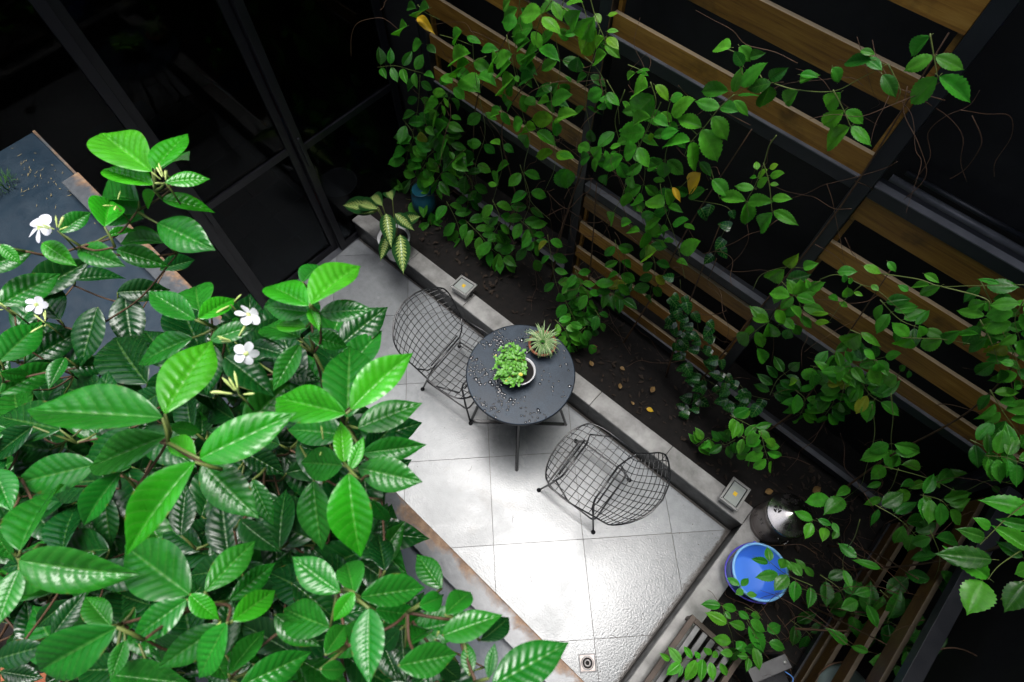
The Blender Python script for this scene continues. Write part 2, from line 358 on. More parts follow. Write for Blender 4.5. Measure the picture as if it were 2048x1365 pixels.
# ------------------------------------------------------------------ courtyard floor: tiles laid diagonally
def clip(poly, a, b, c):          # keep a*x+b*y<=c
    out = []
    for i in range(len(poly)):
        p, q = poly[i], poly[(i + 1) % len(poly)]
        dp, dq = a * p[0] + b * p[1] - c, a * q[0] + b * q[1] - c
        if dp <= 0: out.append(p)
        if dp * dq < 0:
            t = dp / (dp - dq); out.append((p[0] + (q[0] - p[0]) * t, p[1] + (q[1] - p[1]) * t))
    return out
SK = .028                                     # the long kerb runs slightly off the wall's direction
floor = tag(MB().add([(-3.72, -3.0, -.006), (.10, -3.0, -.006), (.10, .12, -.006), (-3.72, .05, -.006)], [(0, 1, 2, 3)]).build('courtyard_floor', MT['grout']), kind='structure')
EI, EJ, T0 = Vector((.6921, .7218)), Vector((.7218, -.6921)), Vector((-2.8056, -.3181))
for i in range(-7, 9):
    for j in range(-7, 9):
        g = .0017
        poly = [tuple(T0 + EI * (.6 * (i + a)) + EJ * (.6 * (j + b_)) + EI * sa + EJ * sb) for a, b_, sa, sb in ((0, 0, g, g), (0, 1, g, -g), (1, 1, -g, -g), (1, 0, -g, g))]
        for A in ((1, 0, .012), (-1, 0, 3.68), (-SK, 1, -.001), (0, -1, 2.95)):
            if poly: poly = clip(poly, *A)
        if len(poly) < 3: continue
        ar = abs(sum(poly[k][0] * poly[k - 1][1] - poly[k - 1][0] * poly[k][1] for k in range(len(poly)))) / 2
        if ar < .0008: continue
        if sum(poly[k - 1][0] * poly[k][1] - poly[k][0] * poly[k - 1][1] for k in range(len(poly))) < 0: poly = poly[::-1]
        MB().prism(poly, -.02, random.uniform(-.0006, .0006)).build('floor_tile', MT['tile'], floor)

# ------------------------------------------------------------------ planter kerbs
def kerb(name, label, segs, fn, d_in, KH=.25):
    k = thing(name, (0, 0, 0), label, 'kerb')
    for a, b_ in segs:
        g = .0015
        q = [fn(a + g, 0.008), fn(b_ - g, .008), fn(b_ - g, .145), fn(a + g, .145)]
        ar = sum(q[i - 1][0] * q[i][1] - q[i][0] * q[i - 1][1] for i in range(4))
        if ar < 0: q = q[::-1]
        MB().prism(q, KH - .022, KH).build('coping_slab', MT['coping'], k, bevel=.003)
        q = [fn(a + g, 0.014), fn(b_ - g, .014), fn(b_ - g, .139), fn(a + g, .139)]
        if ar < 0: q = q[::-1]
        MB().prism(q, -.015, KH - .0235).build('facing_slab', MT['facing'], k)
    return k
xs = [-3.66, -3.02, -2.42, -1.81, -1.21, -.61, .014]
kerb('planter_kerb', 'long grey stone kerb of the planting bed behind table and chairs', list(zip(xs[:-1], xs[1:])), lambda s, d: (s, SK * s + d + .003), 0)
ys = [.147, -.42, -1.02, -1.62, -2.22, -2.9]
kerb('planter_kerb', 'short stone kerb beside the blue bucket and slatted rack', list(zip(ys[:-1], ys[1:])), lambda s, d: (.008 + d, s), 0)

def soil_patch():
    def h(x, y): return .185 + .035 * noise.fractal(Vector((x * 3, y * 3, 1.3)), .9, 2, 3) + .014 * noise.noise(Vector((x * 17, y * 17, 0)))
    mb = MB()
    mb.grid(lambda u, v: (lambda x, y: (x, y, h(x, y)))(-3.66 + u * 4.5, .03 + v * .95), 180, 40)
    mb.grid(lambda u, v: (lambda x, y: (x, y, h(x, y)))(.10 + u * .85, -2.9 + v * 2.93), 34, 110)
    return mb
tag(soil_patch().build('soil', MT['soil'], smooth=True), kind='structure')

def litter():
    rd = random.Random(31); mb = MB()
    for k in range(900):
        if rd.random() < .75: x, y = rd.uniform(-3.5, .65), rd.uniform(.17, .66)
        else: x, y = rd.uniform(.18, .66), rd.uniform(-1.3, .5)
        a = rd.uniform(0, 2 * PI); l = rd.uniform(.006, .028); w_ = l * rd.uniform(.12, .6); c, s_ = math.cos(a), math.sin(a)
        z = .205 + .035 * noise.fractal(Vector((x * 3, y * 3, 1.3)), .9, 2, 3); t = rd.uniform(-.4, .4)
        pts = [(-l, 0, 0), (0, -w_, rd.uniform(0, .006)), (l, 0, t * l), (0, w_, rd.uniform(0, .006))]
        mb.add([(x + p[0] * c - p[1] * s_, y + p[0] * s_ + p[1] * c, z + p[2]) for p in pts], [(0, 1, 2, 3)])
    return mb
tag(litter().build('leaf_litter', simple('litter', (.008, .005, .003), (.045, .026, .013), .8, 60)), 'dark crumbled leaf litter and bark bits strewn over the wet soil', 'leaf litter', kind='stuff')

# ------------------------------------------------------------------ slatted walls
def slat_wall():
    YF = .70
    wl = thing('slatted_trellis', (0, YF, 0), 'long dark steel trellis with staggered panels of brown wooden slats behind the bed', 'trellis')
    posts = [-3.34, -2.01, -.68, .655]; rails = [.285, 1.30, 2.315, 3.33, 4.3]
    pw = .032
    for px in posts: MB().box((px - pw, -.03, .12), (px + pw, .05, 4.4)).build('post', MT['steel'], wl, bevel=.003)
    for a, b_ in zip(posts[:-1], posts[1:]):
        for rz in rails:
            r = MB().box((a + pw + .001, -.022, rz - .035), (b_ - pw - .001, .045, rz + .026)).build('rail', MT['steel'], wl, bevel=.002)
            MB().box((a + pw + .002, -.024, rz + .0265), (b_ - pw - .002, .012, rz + .032)).build('rail_lit_edge', MT['railtop'], r)  # paler strip carries the lit rail top in its colour
    pat = {(0, 1): (2.265, 1.963, 1.68, 1.43), (0, 3): (4.2, 3.9, 3.6), (1, 0): (1.215, .948, .67, .41), (1, 2): (2.445, 2.782, 3.09),
           (2, 1): (2.272, 1.964, 1.668, 1.43), (2, 3): (4.2, 3.9, 3.6)}
    for (bay, row), tops in pat.items():
        a, b_ = posts[bay] + pw + .002, posts[bay + 1] - pw - .002
        hh = .107 if row == 0 else .128
        for side in (a + .012, b_ - .012):
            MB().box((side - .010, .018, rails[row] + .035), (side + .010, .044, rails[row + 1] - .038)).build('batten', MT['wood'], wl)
        for t in tops:
            dz = random.uniform(-.004, .004)
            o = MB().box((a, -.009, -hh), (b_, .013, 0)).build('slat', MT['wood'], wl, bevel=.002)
            o.location = (0, random.uniform(-.003, .003), t + dz); o.rotation_euler = (random.uniform(-.02, .02), random.uniform(-.003, .003), 0)
    return wl
slat_wall()
def slat_wall_right():
    XF = .70
    wl = thing('slatted_trellis', (XF, 0, 0), 'short steel trellis with dim wooden slats at right angle beyond the blue bucket', 'trellis')
    posts = [.655, -.64, -1.97]; rails = [.285, 1.30, 2.315, 3.33]; pw = .032
    for py in posts[1:]: MB().box((-.03, py - pw, .12), (.05, py + pw, 4.4)).build('post', MT['steel'], wl, bevel=.003)
    for b_, a in zip(posts[:-1], posts[1:]):
        for rz in rails:
            MB().box((-.022, a + pw + .001, rz - .035), (.045, b_ - pw - .004, rz + .026)).build('rail', MT['steel'], wl, bevel=.002)
    for (bay, row), tops in {(0, 0): (.40, .56, .84, 1.13), (1, 1): (2.27, 1.96, 1.67, 1.43)}.items():
        b_, a = posts[bay] - pw - .006, posts[bay + 1] + pw + .002
        for t in tops:
            o = MB().box((-.009, a, -.115), (.013, b_, 0)).build('slat', MT['wood_shaded'], wl, bevel=.002); o.location = (random.uniform(-.003, .003), 0, t)
    return wl
slat_wall_right()

# the shaft: dark walls around the yard
tag(MB().box((-3.36, .98, -.02), (1.25, 1.2, 7.0)).build('back_wall', MT['black']), 'black painted brick wall behind the slatted trellis', 'wall')
tag(MB().box((1.0, -3.2, -.02), (1.24, .979, 7.0)).build('side_wall', MT['black']), 'black wall in shadow behind the short trellis', 'wall')
tag(MB().box((-3.70, .66, -.02), (-3.375, 1.2, 7.0)).build('corner_pier', MT['black']), 'black pier between the glass doors and the slatted trellis', 'pier')

tag(MB().box((.32, -3.2, 4.75), (.999, .979, 4.95)).build('unseen_shade_slab', MT['plaster']), 'unseen slab added high above the corner trellis to shade it', 'shade slab')  # unseen slab, added overhead to darken the right-hand corner
tag(MB().box((-1.05, .52, 4.42), (.318, .979, 4.52)).build('unseen_shade_strip', MT['plaster']), 'unseen narrow slab added above the right part of the long trellis to shade it', 'shade strip')  # unseen slab, added to darken the upper slats on the right

# ------------------------------------------------------------------ glazed doors and the dark room behind
def doors():
    X = -3.70
    d = thing('glass_door_front', (X, 0, 0), 'dark steel framed glass sliding doors closing off the dim room', 'doors')
    ys_ = [.62, -.27, -1.02, -1.78, -2.9]; H = 2.9
    for k, (b_, a) in enumerate(zip(ys_[:-1], ys_[1:])):
        off = (-.03 if k % 2 else .02)
        lf = MB()
        lf.box((off - .02, a, .0), (off + .02, a + .055, H)).box((off - .02, b_ - .055, .0), (off + .02, b_, H))
        leaf = lf.build('door_leaf', MT['doorsteel'], d, bevel=.002)
        for z0, z1 in ((.004, .07), (1.12, 1.17), (H - .07, H)):
            MB().box((off - .018, a + .0555, z0), (off + .018, b_ - .0555, z1)).build('door_rail', MT['doorsteel'], leaf)
        MB().box((off - .004, a + .05, .06), (off + .004, b_ - .05, 1.13)).build('pane', MT['glass'], leaf)
        MB().box((off - .004, a + .05, 1.16), (off + .004, b_ - .05, H - .06)).build('pane', MT['glass'], leaf)
        MB().box((off + .021, a + .02, 1.0), (off + .035, a + .035, 1.25)).build('door_handle', MT['steel'], leaf)
    MB().box((-.07, -2.9, -.01), (.045, .62, .003)).build('threshold', MT['railtop'], d)
    MB().box((-.07, -2.9, H + .003), (.06, .62, H + .12)).build('lintel', MT['doorsteel'], d)
doors()
tag(MB().box((-3.95, -3.2, 3.03), (-3.66, .659, 4.6)).build('upper_wall', MT['black']), 'black upper wall above the glass doors', 'wall')
room = tag(MB().box((-8, -3.2, -.12), (-3.775, 1.2, -.012)).build('room_floor', MT['grout']), kind='structure')
PAL = [plain('room_tile_grey', (.055, .055, .052), .4), plain('room_tile_taupe', (.045, .036, .028), .4), plain('room_tile_blue', (.008, .12, .20), .4), plain('room_tile_rust', (.16, .03, .018), .4),
       plain('room_tile_brown', (.02, .014, .01), .4), plain('room_tile_pale', (.085, .08, .07), .4)]
rr_ = random.Random(3)
for i in range(9):
    for j in range(13):
        x1 = -3.782 - i * .302; y0 = -3.15 + j * .302
        MB().box((x1 - .297, y0 + .003, -.02), (x1, y0 + .299, -.003)).build('room_tile', PAL[rr_.choices(range(6), (5, 3, 1.3, .9, 2, 4))[0]], room)
rw = tag(MB().box((-8.1, -3.3, -.1), (-8, 1.3, 3.0)).box((-7.99, 1.21, -.1), (-3.71, 1.3, 3.0)).box((-7.99, -3.3, -.1), (-3.8, -3.21, 3.0)).build('room_walls', MT['wall_ochre']), kind='structure')
tag(MB().box((-8.1, -3.3, 3.02), (-3.96, 1.3, 3.2)).build('room_ceiling', MT['darkroom']), kind='structure')
pt = at(675, 365, z=.30)
tag(MB().lathe([(.0, 0), (.12, 0), (.15, .28), (.165, .30), (.15, .30), (.135, .26), (0, .25)], (pt.x, pt.y, .0)).build('room_pot', MT['plaster'], smooth=True), 'pale empty pot standing on the floor behind the glass door', 'pot')

# ------------------------------------------------------------------ ledge with raised rusty rim, under the foreground shrubs
def ledge():
    l = thing('metal_ledge', (0, 0, 2.3), 'slate grey metal clad ledge with rust stained raised rim below the jasmine', 'ledge')
    MB().box((-3.43, -2.9, -.14), (.98, -1.4185, 0)).build('ledge_sheet', MT['sheet'], l, bevel=.004)
    MB().box((-3.43, -1.418, -.15), (.98, -1.407, .004)).build('fascia', MT['rim'], l, bevel=.002)
    MB().box((-3.02, -1.475, .0125), (.98, -1.403, .05)).build('rim', MT['rim'], l, bevel=.003)
    for x in (-3.3, .5):
        MB().tube([(x, -2.6, -2.3), (x, -2.6, -.14)], .03, 8).build('support_post', MT['steel'], l)
ledge()
tag(MB().box((-3.7, -3.2, -.02), (.98, -2.96, 4.6)).build('rear_wall', MT['plaster']), 'grey plaster wall behind the photographer side of the yard', 'wall')

# ------------------------------------------------------------------ chairs
def spline1(pts, t):
    n = len(pts) - 1; s = max(0, min(n - 1e-6, t * n)); i = int(s); f = s - i
    P = lambda k: pts[max(0, min(n, k))]
    a, b_, c, d = P(i - 1), P(i), P(i + 1), P(i + 2)
    return tuple(.5 * (2 * b_[k] + (c[k] - a[k]) * f + (2 * a[k] - 5 * b_[k] + 4 * c[k] - d[k]) * f * f + (3 * b_[k] - a[k] - 3 * c[k] + d[k]) * f ** 3) for k in range(len(b_)))
#        x      z     halfw  lift   fwd
PROF = [(.262, .425, .225, .010, -.050), (.20, .440, .250, .018, -.020), (.10, .432, .262, .030, .0), (.0, .422, .262, .038, .0), (-.10, .420, .255, .046, .0),
        (-.19, .438, .243, .050, .020), (-.26, .500, .245, .030, .055), (-.315, .580, .258, .010, .080), (-.365, .665, .270, .0, .095), (-.405, .740, .268, .0, .105), (-.430, .792, .250, -.035, .105)]
def shell(u, v):
    x, z, hw, lift, fwd = spline1(PROF, v)
    return Vector((x + fwd * u * u, hw * u, z + lift * u * u))
def make_chair(loc, rz, label):
    c = thing('wire_chair', (*loc, 0), label, 'chair', 'black wire chairs at the round table', rz)
    N = 5.0
    rimuv = []
    for k in range(72):
        a = 2 * PI * k / 72; cu, sv = math.cos(a), math.sin(a)
        rimuv.append((math.copysign(abs(cu) ** (2 / N), cu), .5 + .5 * math.copysign(abs(sv) ** (2 / N), sv)))
    MB().tube([shell(*q) for q in rimuv], .0052, 6, closed=True).build('seat_rim', MT['wire'], c, True)
    g = MB()
    for k in range(1, 12):
        u = -1 + 2 * k / 12; vm = .5 * (1 - abs(u) ** N) ** (1 / N)
        g.tube([shell(u, .5 - vm + 2 * vm * i / 26) for i in range(27)], .0026, 5)
    g.build('long_wires', MT['wire'], c, True)
    g = MB()
    for k in range(1, 20):
        v = k / 20; um = (1 - abs(2 * v - 1) ** N) ** (1 / N)
        g.tube([shell(-um + 2 * um * i / 14, v) - Vector((0, 0, .004)) for i in range(15)], .0026, 5)
    g.build('cross_wires', MT['wire'], c, True)
    for sx_ in (1, -1):
        P = [(.228 * sx_, -.222, .004), (.17 * sx_, -.185, .22), (.128 * sx_, -.15, .388), (.122 * sx_, -.13, .405), (.122 * sx_, .13, .405), (.128 * sx_, .15, .388), (.17 * sx_, .185, .22), (.228 * sx_, .222, .004)]
        MB().tube(P, .0068, 8).build('leg_loop', MT['wire'], c, True)
        xo = .146 * sx_
        MB().tube([(xo, -.145, .398), (xo, .145, .398)], .0055, 6).build('seat_bar', MT['wire'], c, True)
        for sy in (1, -1):
            e = shell(sy * .985, .30 if sx_ > 0 else .50)
            MB().tube([(.125 * sx_, .142 * sy, .396), (.14 * sx_, .19 * sy, .41), tuple(e)], .0055, 6).build('support_rod', MT['wire'], c, True)
            MB().lathe([(0, 0), (.015, 0), (.016, .006), (.010, .012), (0, .013)], (.228 * sx_, .222 * sy, 0), 14).build('foot', MT['wire'], c, True)
    ring = []
    for cx, cy, a0 in ((1, 1, 0), (-1, 1, 90), (-1, -1, 180), (1, -1, 270)):
        for k in range(5):
            a = math.radians(a0 + k * 22.5); ring.append((cx * .162 + .03 * math.cos(a), cy * .165 + .03 * math.sin(a), .17))
    MB().tube(ring, .0058, 6, closed=True).build('stretcher_ring', MT['wire'], c, True)
    return c
make_chair((-.900, -.414), PI + math.radians(4.6), 'black wire chair nearest the floodlight, its back turned to the corner')
make_chair((-2.049, -.433), math.radians(6.6), 'black wire chair on the glass door side, partly behind the table top')

# ------------------------------------------------------------------ table
TZ = .80; TC = Vector((-1.573, -.345, 0)); TR = .333
def table():
    t = thing('round_table', (TC.x, TC.y, 0), 'round slate topped bistro table wet with rain, two pots on it', 'table')
    MB().lathe([(0, TZ - .018), (TR - .01, TZ - .018), (TR, TZ - .014), (TR, TZ - .003), (TR - .003, TZ), (0, TZ)], n=96).build('table_top', MT['slate_top'], t)
    MB().lathe([(TR + .0005, TZ - .016), (TR + .004, TZ - .014), (TR + .004, TZ - .003), (TR + .0008, TZ - .001)], n=96).build('edge_band', MT['steel'], t, True)
    bc = Vector((.030, -.045, 0)); R = .345
    for k in range(4):
        a = math.radians(-49.5 + 90 * k); dr = Vector((math.cos(a), math.sin(a), 0)); f = bc + dr * R
        M = Matrix.Translation(bc) @ Matrix.Rotation(a, 4, 'Z')
        MB().box((.012 if k else -.012, -.011, .002), (R, .011, .016 + .0006 * (k % 2)), M).build('base_bar', MT['wire'], t)
        top = dr * .17
        MB().tube([f + Vector((0, 0, .012)), Vector((top.x, top.y, TZ - .019))], .011, 4).build('leg', MT['wire'], t)
        MB().lathe([(0, 0), (.012, 0), (.012, .003), (0, .003)], f, 12).build('foot_pad', MT['wire'], t)
    MB().lathe([(.0, TZ - .03), (.19, TZ - .03), (.19, TZ - .0185), (0, TZ - .0185)], n=32).build('mounting_plate', MT['wire'], t)
table()
def drops():
    rd = random.Random(11); mb = MB()
    n = 0
    while n < 420:
        a = rd.uniform(0, 2 * PI); r = TR * math.sqrt(rd.uniform(.02, .97))
        x, y = r * math.cos(a), r * math.sin(a)
        # denser away from the sheltering plants
        wgt = .2 + .8 * max(0, min(1, (-(x * .70 + y * .72) / TR + .35)))
        if noise.noise(Vector((x * 9, y * 9, 2))) < -.05 or rd.random() > wgt: continue
        if r < .12: continue
        s = rd.uniform(.003, .0085) * (1.5 if rd.random() < .15 else 1); el = rd.uniform(.6, 1.5); ro = rd.uniform(0, PI)
        M = Matrix.Translation((TC.x + x, TC.y + y, TZ + .0004)) @ Matrix.Rotation(ro, 4, 'Z') @ Matrix.Diagonal((s * el, s, s * .5, 1))
        mb.lathe([(1, 0), (.93, .35), (.7, .7), (.35, .93), (.001, 1)], (0, 0, 0), 9, None)
        k = 45
        for i in range(len(mb.v) - k, len(mb.v)): mb.v[i] = tuple(M @ Vector(mb.v[i]))
        n += 1
    return mb
tag(drops().build('rain_drops', MT['water'], smooth=True), 'rain drops beaded over the wet slate table top', 'water drops', kind='stuff')

# ------------------------------------------------------------------ leaf meshes
def leaf_mesh(name, mat, nl=10, nw=4, outline=None, fold=.25, arch=.15, corr=0, nv=9, slope=.4, teeth=0, twist=0, jit=0, seed=0):
    """unit leaf along +X, blade up +Z; half width 0.5 at scale y = full width"""
    rl = random.Random(seed); vs_ = []; uvs = []; fs = []
    for i in range(nl + 1):
        t = i / nl; hw = outline(t)
        for j in range(-nw, nw + 1):
            s = math.copysign((abs(j) / nw) ** 1.15, j); a = abs(s)
            h = hw
            if teeth and a == 1 and 0 < i < nl: h *= 1 + (teeth if i % 2 else -teeth)
            y = s * h
            # arch along the length, V fold about the midrib, corrugation between veins
            z = -arch * (t ** 2) * .9 + fold * abs(y) * (1 - .12 * a)
            if corr: z += corr * abs(math.sin(PI * nv * (t - .12 * a - .06 * a * a))) ** .8 * (math.sin(PI * min(1, max(0, t))) ** .5) * min(1, a * 7) * (1 - a ** 6)
            z += -.04 * a * a * h
            if jit and a > .5: z += rl.uniform(-jit, jit)
            ang = twist * t
            vs_.append((t, y * math.cos(ang) - z * math.sin(ang) * .0, z + y * math.sin(ang))); uvs.append((t, .5 + s * .5))
    W = 2 * nw + 1
    for i in range(nl):
        for j in range(W - 1): fs.append((i * W + j, (i + 1) * W + j, (i + 1) * W + j + 1, i * W + j + 1))
    me = bpy.data.meshes.new(name); me.from_pydata(vs_, [], fs); me.update()
    ul = me.uv_layers.new(name='UVMap')
    for lp in me.loops: ul.data[lp.index].uv = uvs[lp.vertex_index]
    me.polygons.foreach_set('use_smooth', [True] * len(me.polygons)); me.materials.append(mat); return me
def ovate(tip=.86, full=.42):
    def f(t):
        if t <= 0 or t >= 1: return .004
        b_ = math.sin(PI * min(1, t / tip) ** .82) ** .85 if t < tip else 0
        e = .17 * max(0, 1 - t) ** .8 * (1 if t > .5 else t * 2)
        return .5 * max(b_, 0) * .97 + e * .35 + .003
    return f
def acuminate(p):
    def f(t):
        if t <= 0 or t >= 1: return .003
        h = .5 * math.sin(PI * t ** p) ** .82
        if t > .5: h *= 1 - .58 * ((t - .5) / .5) ** 3
        return h + .003
    return f
def elliptic(t):
    return .5 * math.sin(PI * t ** .8) ** .8 + .004 if 0 < t < 1 else .004
def creeperline(t):
    if t <= 0 or t >= 1: return .004
    return .5 * math.sin(PI * min(1, t / .93) ** .9) ** .68 + .12 * max(0, 1 - t) ** .8 * (t if t < .9 else .9) * .6 if t < .93 else .065 * (1 - t) / .07 * .8 + .004
def heart(t):
    return (.5 * (math.sin(PI * min(1, (t + .12) / 1.12) ** .62) ** .75) + .003) if t < 1 else .003
JL = [leaf_mesh('jasmine_leaf', MT['jleaf'], 54, 6, acuminate(.80 + .05 * (k % 4)), fold=.16 + .13 * (k % 3), arch=[.05, .18, .30, .10, .24, .0][k], corr=.027 + .006 * (k % 2), nv=9, slope=.9, twist=[0, .25, -.25, .1, -.15, .3][k], seed=k) for k in range(6)]
VL = [leaf_mesh('creeper_leaf', MT['vleaf'], 20, 3, creeperline, corr=.030, nv=7, fold=[.2, .45, .1, .3, .55][k], arch=[.12, .2, .05, .3, .15][k], teeth=.06, twist=[0, .3, -.3, .15, -.2][k], jit=.012, seed=k + 20) for k in range(5)]
SL = [leaf_mesh('small_leaf', MT['vleaf'], 6, 1, elliptic, fold=.3, arch=.1 + .1 * k, seed=k) for k in range(2)]
IL = [leaf_mesh('heart_leaf', MT['ivy'], 8, 2, heart, fold=.3, arch=.2 + .1 * k, corr=.01, nv=4, slope=.5, seed=k) for k in range(2)]
DL = [leaf_mesh('variegated_leaf', MT['dieff'], 16, 3, ovate(.95), fold=.35, arch=.2 + .1 * k, corr=.006, nv=9, slope=.8, seed=k) for k in range(2)]
def leafM(B, T, N, wid):
    B, T = Vector(B), Vector(T); X = T - B; L = X.length; X.normalize()
    Y = Vector(N).cross(X)
    if Y.length < 1e-4: Y = X.orthogonal()
    Y.normalize(); Z = X.cross(Y)
    M = Matrix(((X.x * L, Y.x * L * wid, Z.x * L, B.x), (X.y * L, Y.y * L * wid, Z.y * L, B.y), (X.z * L, Y.z * L * wid, Z.z * L, B.z), (0, 0, 0, 1)))
    return M
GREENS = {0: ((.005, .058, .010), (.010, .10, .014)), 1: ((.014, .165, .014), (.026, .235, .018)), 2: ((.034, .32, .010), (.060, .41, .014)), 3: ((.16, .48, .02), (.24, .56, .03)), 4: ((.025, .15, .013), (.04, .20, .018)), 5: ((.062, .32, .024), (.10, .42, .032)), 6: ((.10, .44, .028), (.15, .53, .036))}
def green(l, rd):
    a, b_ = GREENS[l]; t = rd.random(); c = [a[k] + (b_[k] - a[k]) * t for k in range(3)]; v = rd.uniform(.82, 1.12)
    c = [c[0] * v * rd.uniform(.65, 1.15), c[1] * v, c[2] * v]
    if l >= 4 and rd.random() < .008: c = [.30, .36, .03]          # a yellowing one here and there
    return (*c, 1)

# ------------------------------------------------------------------ foreground jasmine shrubs in pots
# base u,v -> tip u,v, width ratio, height of base, tone
JA = [(304,344,203,267,.50,3.42,2),(310,339,374,262,.42,3.44,2),(319,341,374,293,.62,3.36,1),(306,370,207,339,.50,3.40,2),(330,366,419,354,.46,3.42,2),(278,403,172,372,.46,3.34,1),
(324,399,430,416,.44,3.36,2),(315,447,423,495,.52,3.32,1),(311,385,280,416,.55,3.36,2),(290,436,180,412,.55,3.28,1),(209,454,222,400,.62,3.38,2),(330,487,228,470,.42,3.22,1),
(121,466,180,420,.62,3.34,1),(85,487,148,528,.70,3.38,2),(0,490,42,528,.80,3.40,2),(157,500,242,525,.52,3.30,1),(233,500,335,530,.46,3.26,1),(215,472,272,455,.45,3.30,2),(235,585,338,578,.72,3.0,0),
(195,615,158,735,.56,3.05,0),(249,590,266,706,.78,2.98,0),(165,750,219,700,.60,2.95,0),(0,722,86,640,.52,3.2,1),(0,788,120,722,.46,3.18,1),(130,716,97,780,.55,3.2,1),(0,745,62,754,.6,3.22,1),
(0,610,122,545,.55,3.15,1),(60,590,184,520,.5,3.05,0),(-40,540,60,500,.6,3.2,1),(30,665,95,560,.6,3.0,0),(150,560,250,545,.5,3.0,0),(320,540,390,520,.5,2.95,0),(120,640,60,560,.5,3.05,0)]
JB = [(390,640,298,583,.46,3.40,1),(397,638,478,586,.40,3.42,2),(399,622,385,550,.75,3.30,1),(421,681,521,645,.42,3.40,1),(385,676,257,727,.44,3.36,1),(330,828,421,671,.50,3.50,2),(428,692,412,792,.48,3.30,0),
(325,836,52,821,.40,3.54,1),(400,918,592,824,.44,3.54,2),(340,855,405,863,.5,3.46,1),(333,872,178,936,.40,3.44,1),(390,918,332,868,.55,3.48,2),(390,925,226,1102,.38,3.56,2),(405,927,516,1038,.52,3.48,1),
(242,945,146,1057,.40,3.40,1),(190,930,18,970,.46,3.34,1),(40,1102,104,940,.52,3.42,1),(38,1121,266,1158,.44,3.50,1),(379,1189,228,1078,.58,3.44,1),(373,1200,253,1287,.52,3.46,1),(410,1184,512,1077,.46,3.46,1),
(380,1190,437,1241,.55,3.46,2),(465,1242,561,1172,.46,3.46,2),(454,1246,388,1365,.46,3.46,1),(443,1250,310,1342,.42,3.40,1),(234,1255,25,1370,.38,3.52,1),(222,1252,164,1190,.6,3.36,1),(458,1202,554,1124,.42,3.38,1),
(38,1140,-10,1255,.6,3.40,1),(-20,1050,28,1122,.6,3.42,1),(-10,940,22,1022,.6,3.36,1),(440,1050,345,1095,.6,3.1,0),(505,960,546,1052,.42,3.36,1),(480,1040,550,1105,.45,3.30,0),(-10,1320,95,1290,.5,3.3,0),(220,1350,385,1368,.4,3.3,1),
(250,1282,222,1360,.55,3.34,1),(270,1215,240,1272,.5,3.32,1),(330,780,250,830,.5,3.2,0),(120,860,-10,830,.5,3.2,0),(100,900,0,880,.5,3.1,0),(210,1010,300,1080,.5,3.1,0),(330,1000,390,1080,.6,3.0,0),(140,1200,60,1260,.5,3.15,0),
(300,1210,200,1180,.5,3.1,0),(480,900,570,950,.5,3.2,0),(470,840,400,800,.5,3.15,0),(60,1010,120,1090,.5,3.1,0),(330,1130,420,1110,.5,3.1,0),(160,1130,110,1180,.6,3.05,0)]
JC = [(450,715,547,786,.60,3.30,0),(600,690,546,783,.46,3.38,1),(500,692,576,708,.5,3.34,0),(618,612,522,556,.42,3.48,2),(622,610,717,512,.44,3.50,2),(605,565,641,521,.5,3.40,1),(615,625,526,612,.50,3.44,1),(640,627,747,618,.48,3.44,1),
(612,655,543,648,.42,3.42,2),(620,618,638,658,.5,3.46,2),(600,676,519,638,.62,3.36,1),(618,672,698,692,.5,3.38,1),(702,820,821,696,.42,3.54,2),(692,828,552,796,.42,3.52,2),(695,836,700,668,.55,3.44,1),(716,857,845,804,.48,3.44,1),
(726,907,852,890,.42,3.42,1),(715,936,842,964,.55,3.44,1),(698,948,711,1120,.56,3.54,2),(685,931,597,925,.62,3.42,1),(700,940,728,872,.40,3.48,2),(688,925,682,838,.44,3.48,2),(627,963,638,1109,.60,3.34,1),(690,872,566,850,.55,3.34,1),
(600,892,690,862,.5,3.30,0),(745,1000,776,1044,.6,3.3,1),(680,1185,581,1114,.52,3.44,1),(660,1255,552,1217,.56,3.38,1),(550,1230,642,1294,.50,3.36,1),(457,1348,532,1249,.46,3.38,1),(480,1372,628,1304,.46,3.38,1),(708,1185,664,1246,.55,3.50,2),
(708,1190,692,1106,.75,3.46,1),(721,1195,850,1176,.46,3.46,1),(738,1217,736,1372,.56,3.50,1),(750,1220,847,1233,.46,3.38,1),(838,1212,896,1192,.85,3.44,1),(890,1230,949,1172,.58,3.46,1),(885,1272,1002,1228,.48,3.44,1),(960,1282,1030,1232,.42,3.40,0),
(810,1295,868,1240,.5,3.38,1),(797,1332,915,1308,.64,3.46,1),(940,1352,934,1284,.52,3.44,1),(977,1357,989,1287,.42,3.48,1),(985,1372,1140,1283,.46,3.52,1),(883,1178,832,1106,.55,3.36,1),(770,1142,755,1058,.5,3.28,0),(650,1310,692,1250,.6,3.42,1),
(640,1340,700,1340,.6,3.42,1),(560,740,640,760,.5,3.2,0),(560,1000,480,1010,.5,3.15,0),(600,1090,530,1060,.5,3.15,0),(620,1150,560,1100,.5,3.1,0),(760,1120,700,1060,.5,3.2,0),(800,1260,760,1300,.5,3.25,0),(690,1000,610,1000,.5,3.15,0),(640,790,700,800,.5,3.25,0),
(570,1180,490,1190,.5,3.15,0),(870,1320,920,1360,.5,3.3,0),(540,1330,600,1365,.5,3.3,1),(560,890,500,870,.5,3.2,0),(690,730,630,700,.5,3.2,0),(655,760,725,735,.5,3.3,0)]
rdj = random.Random(5)
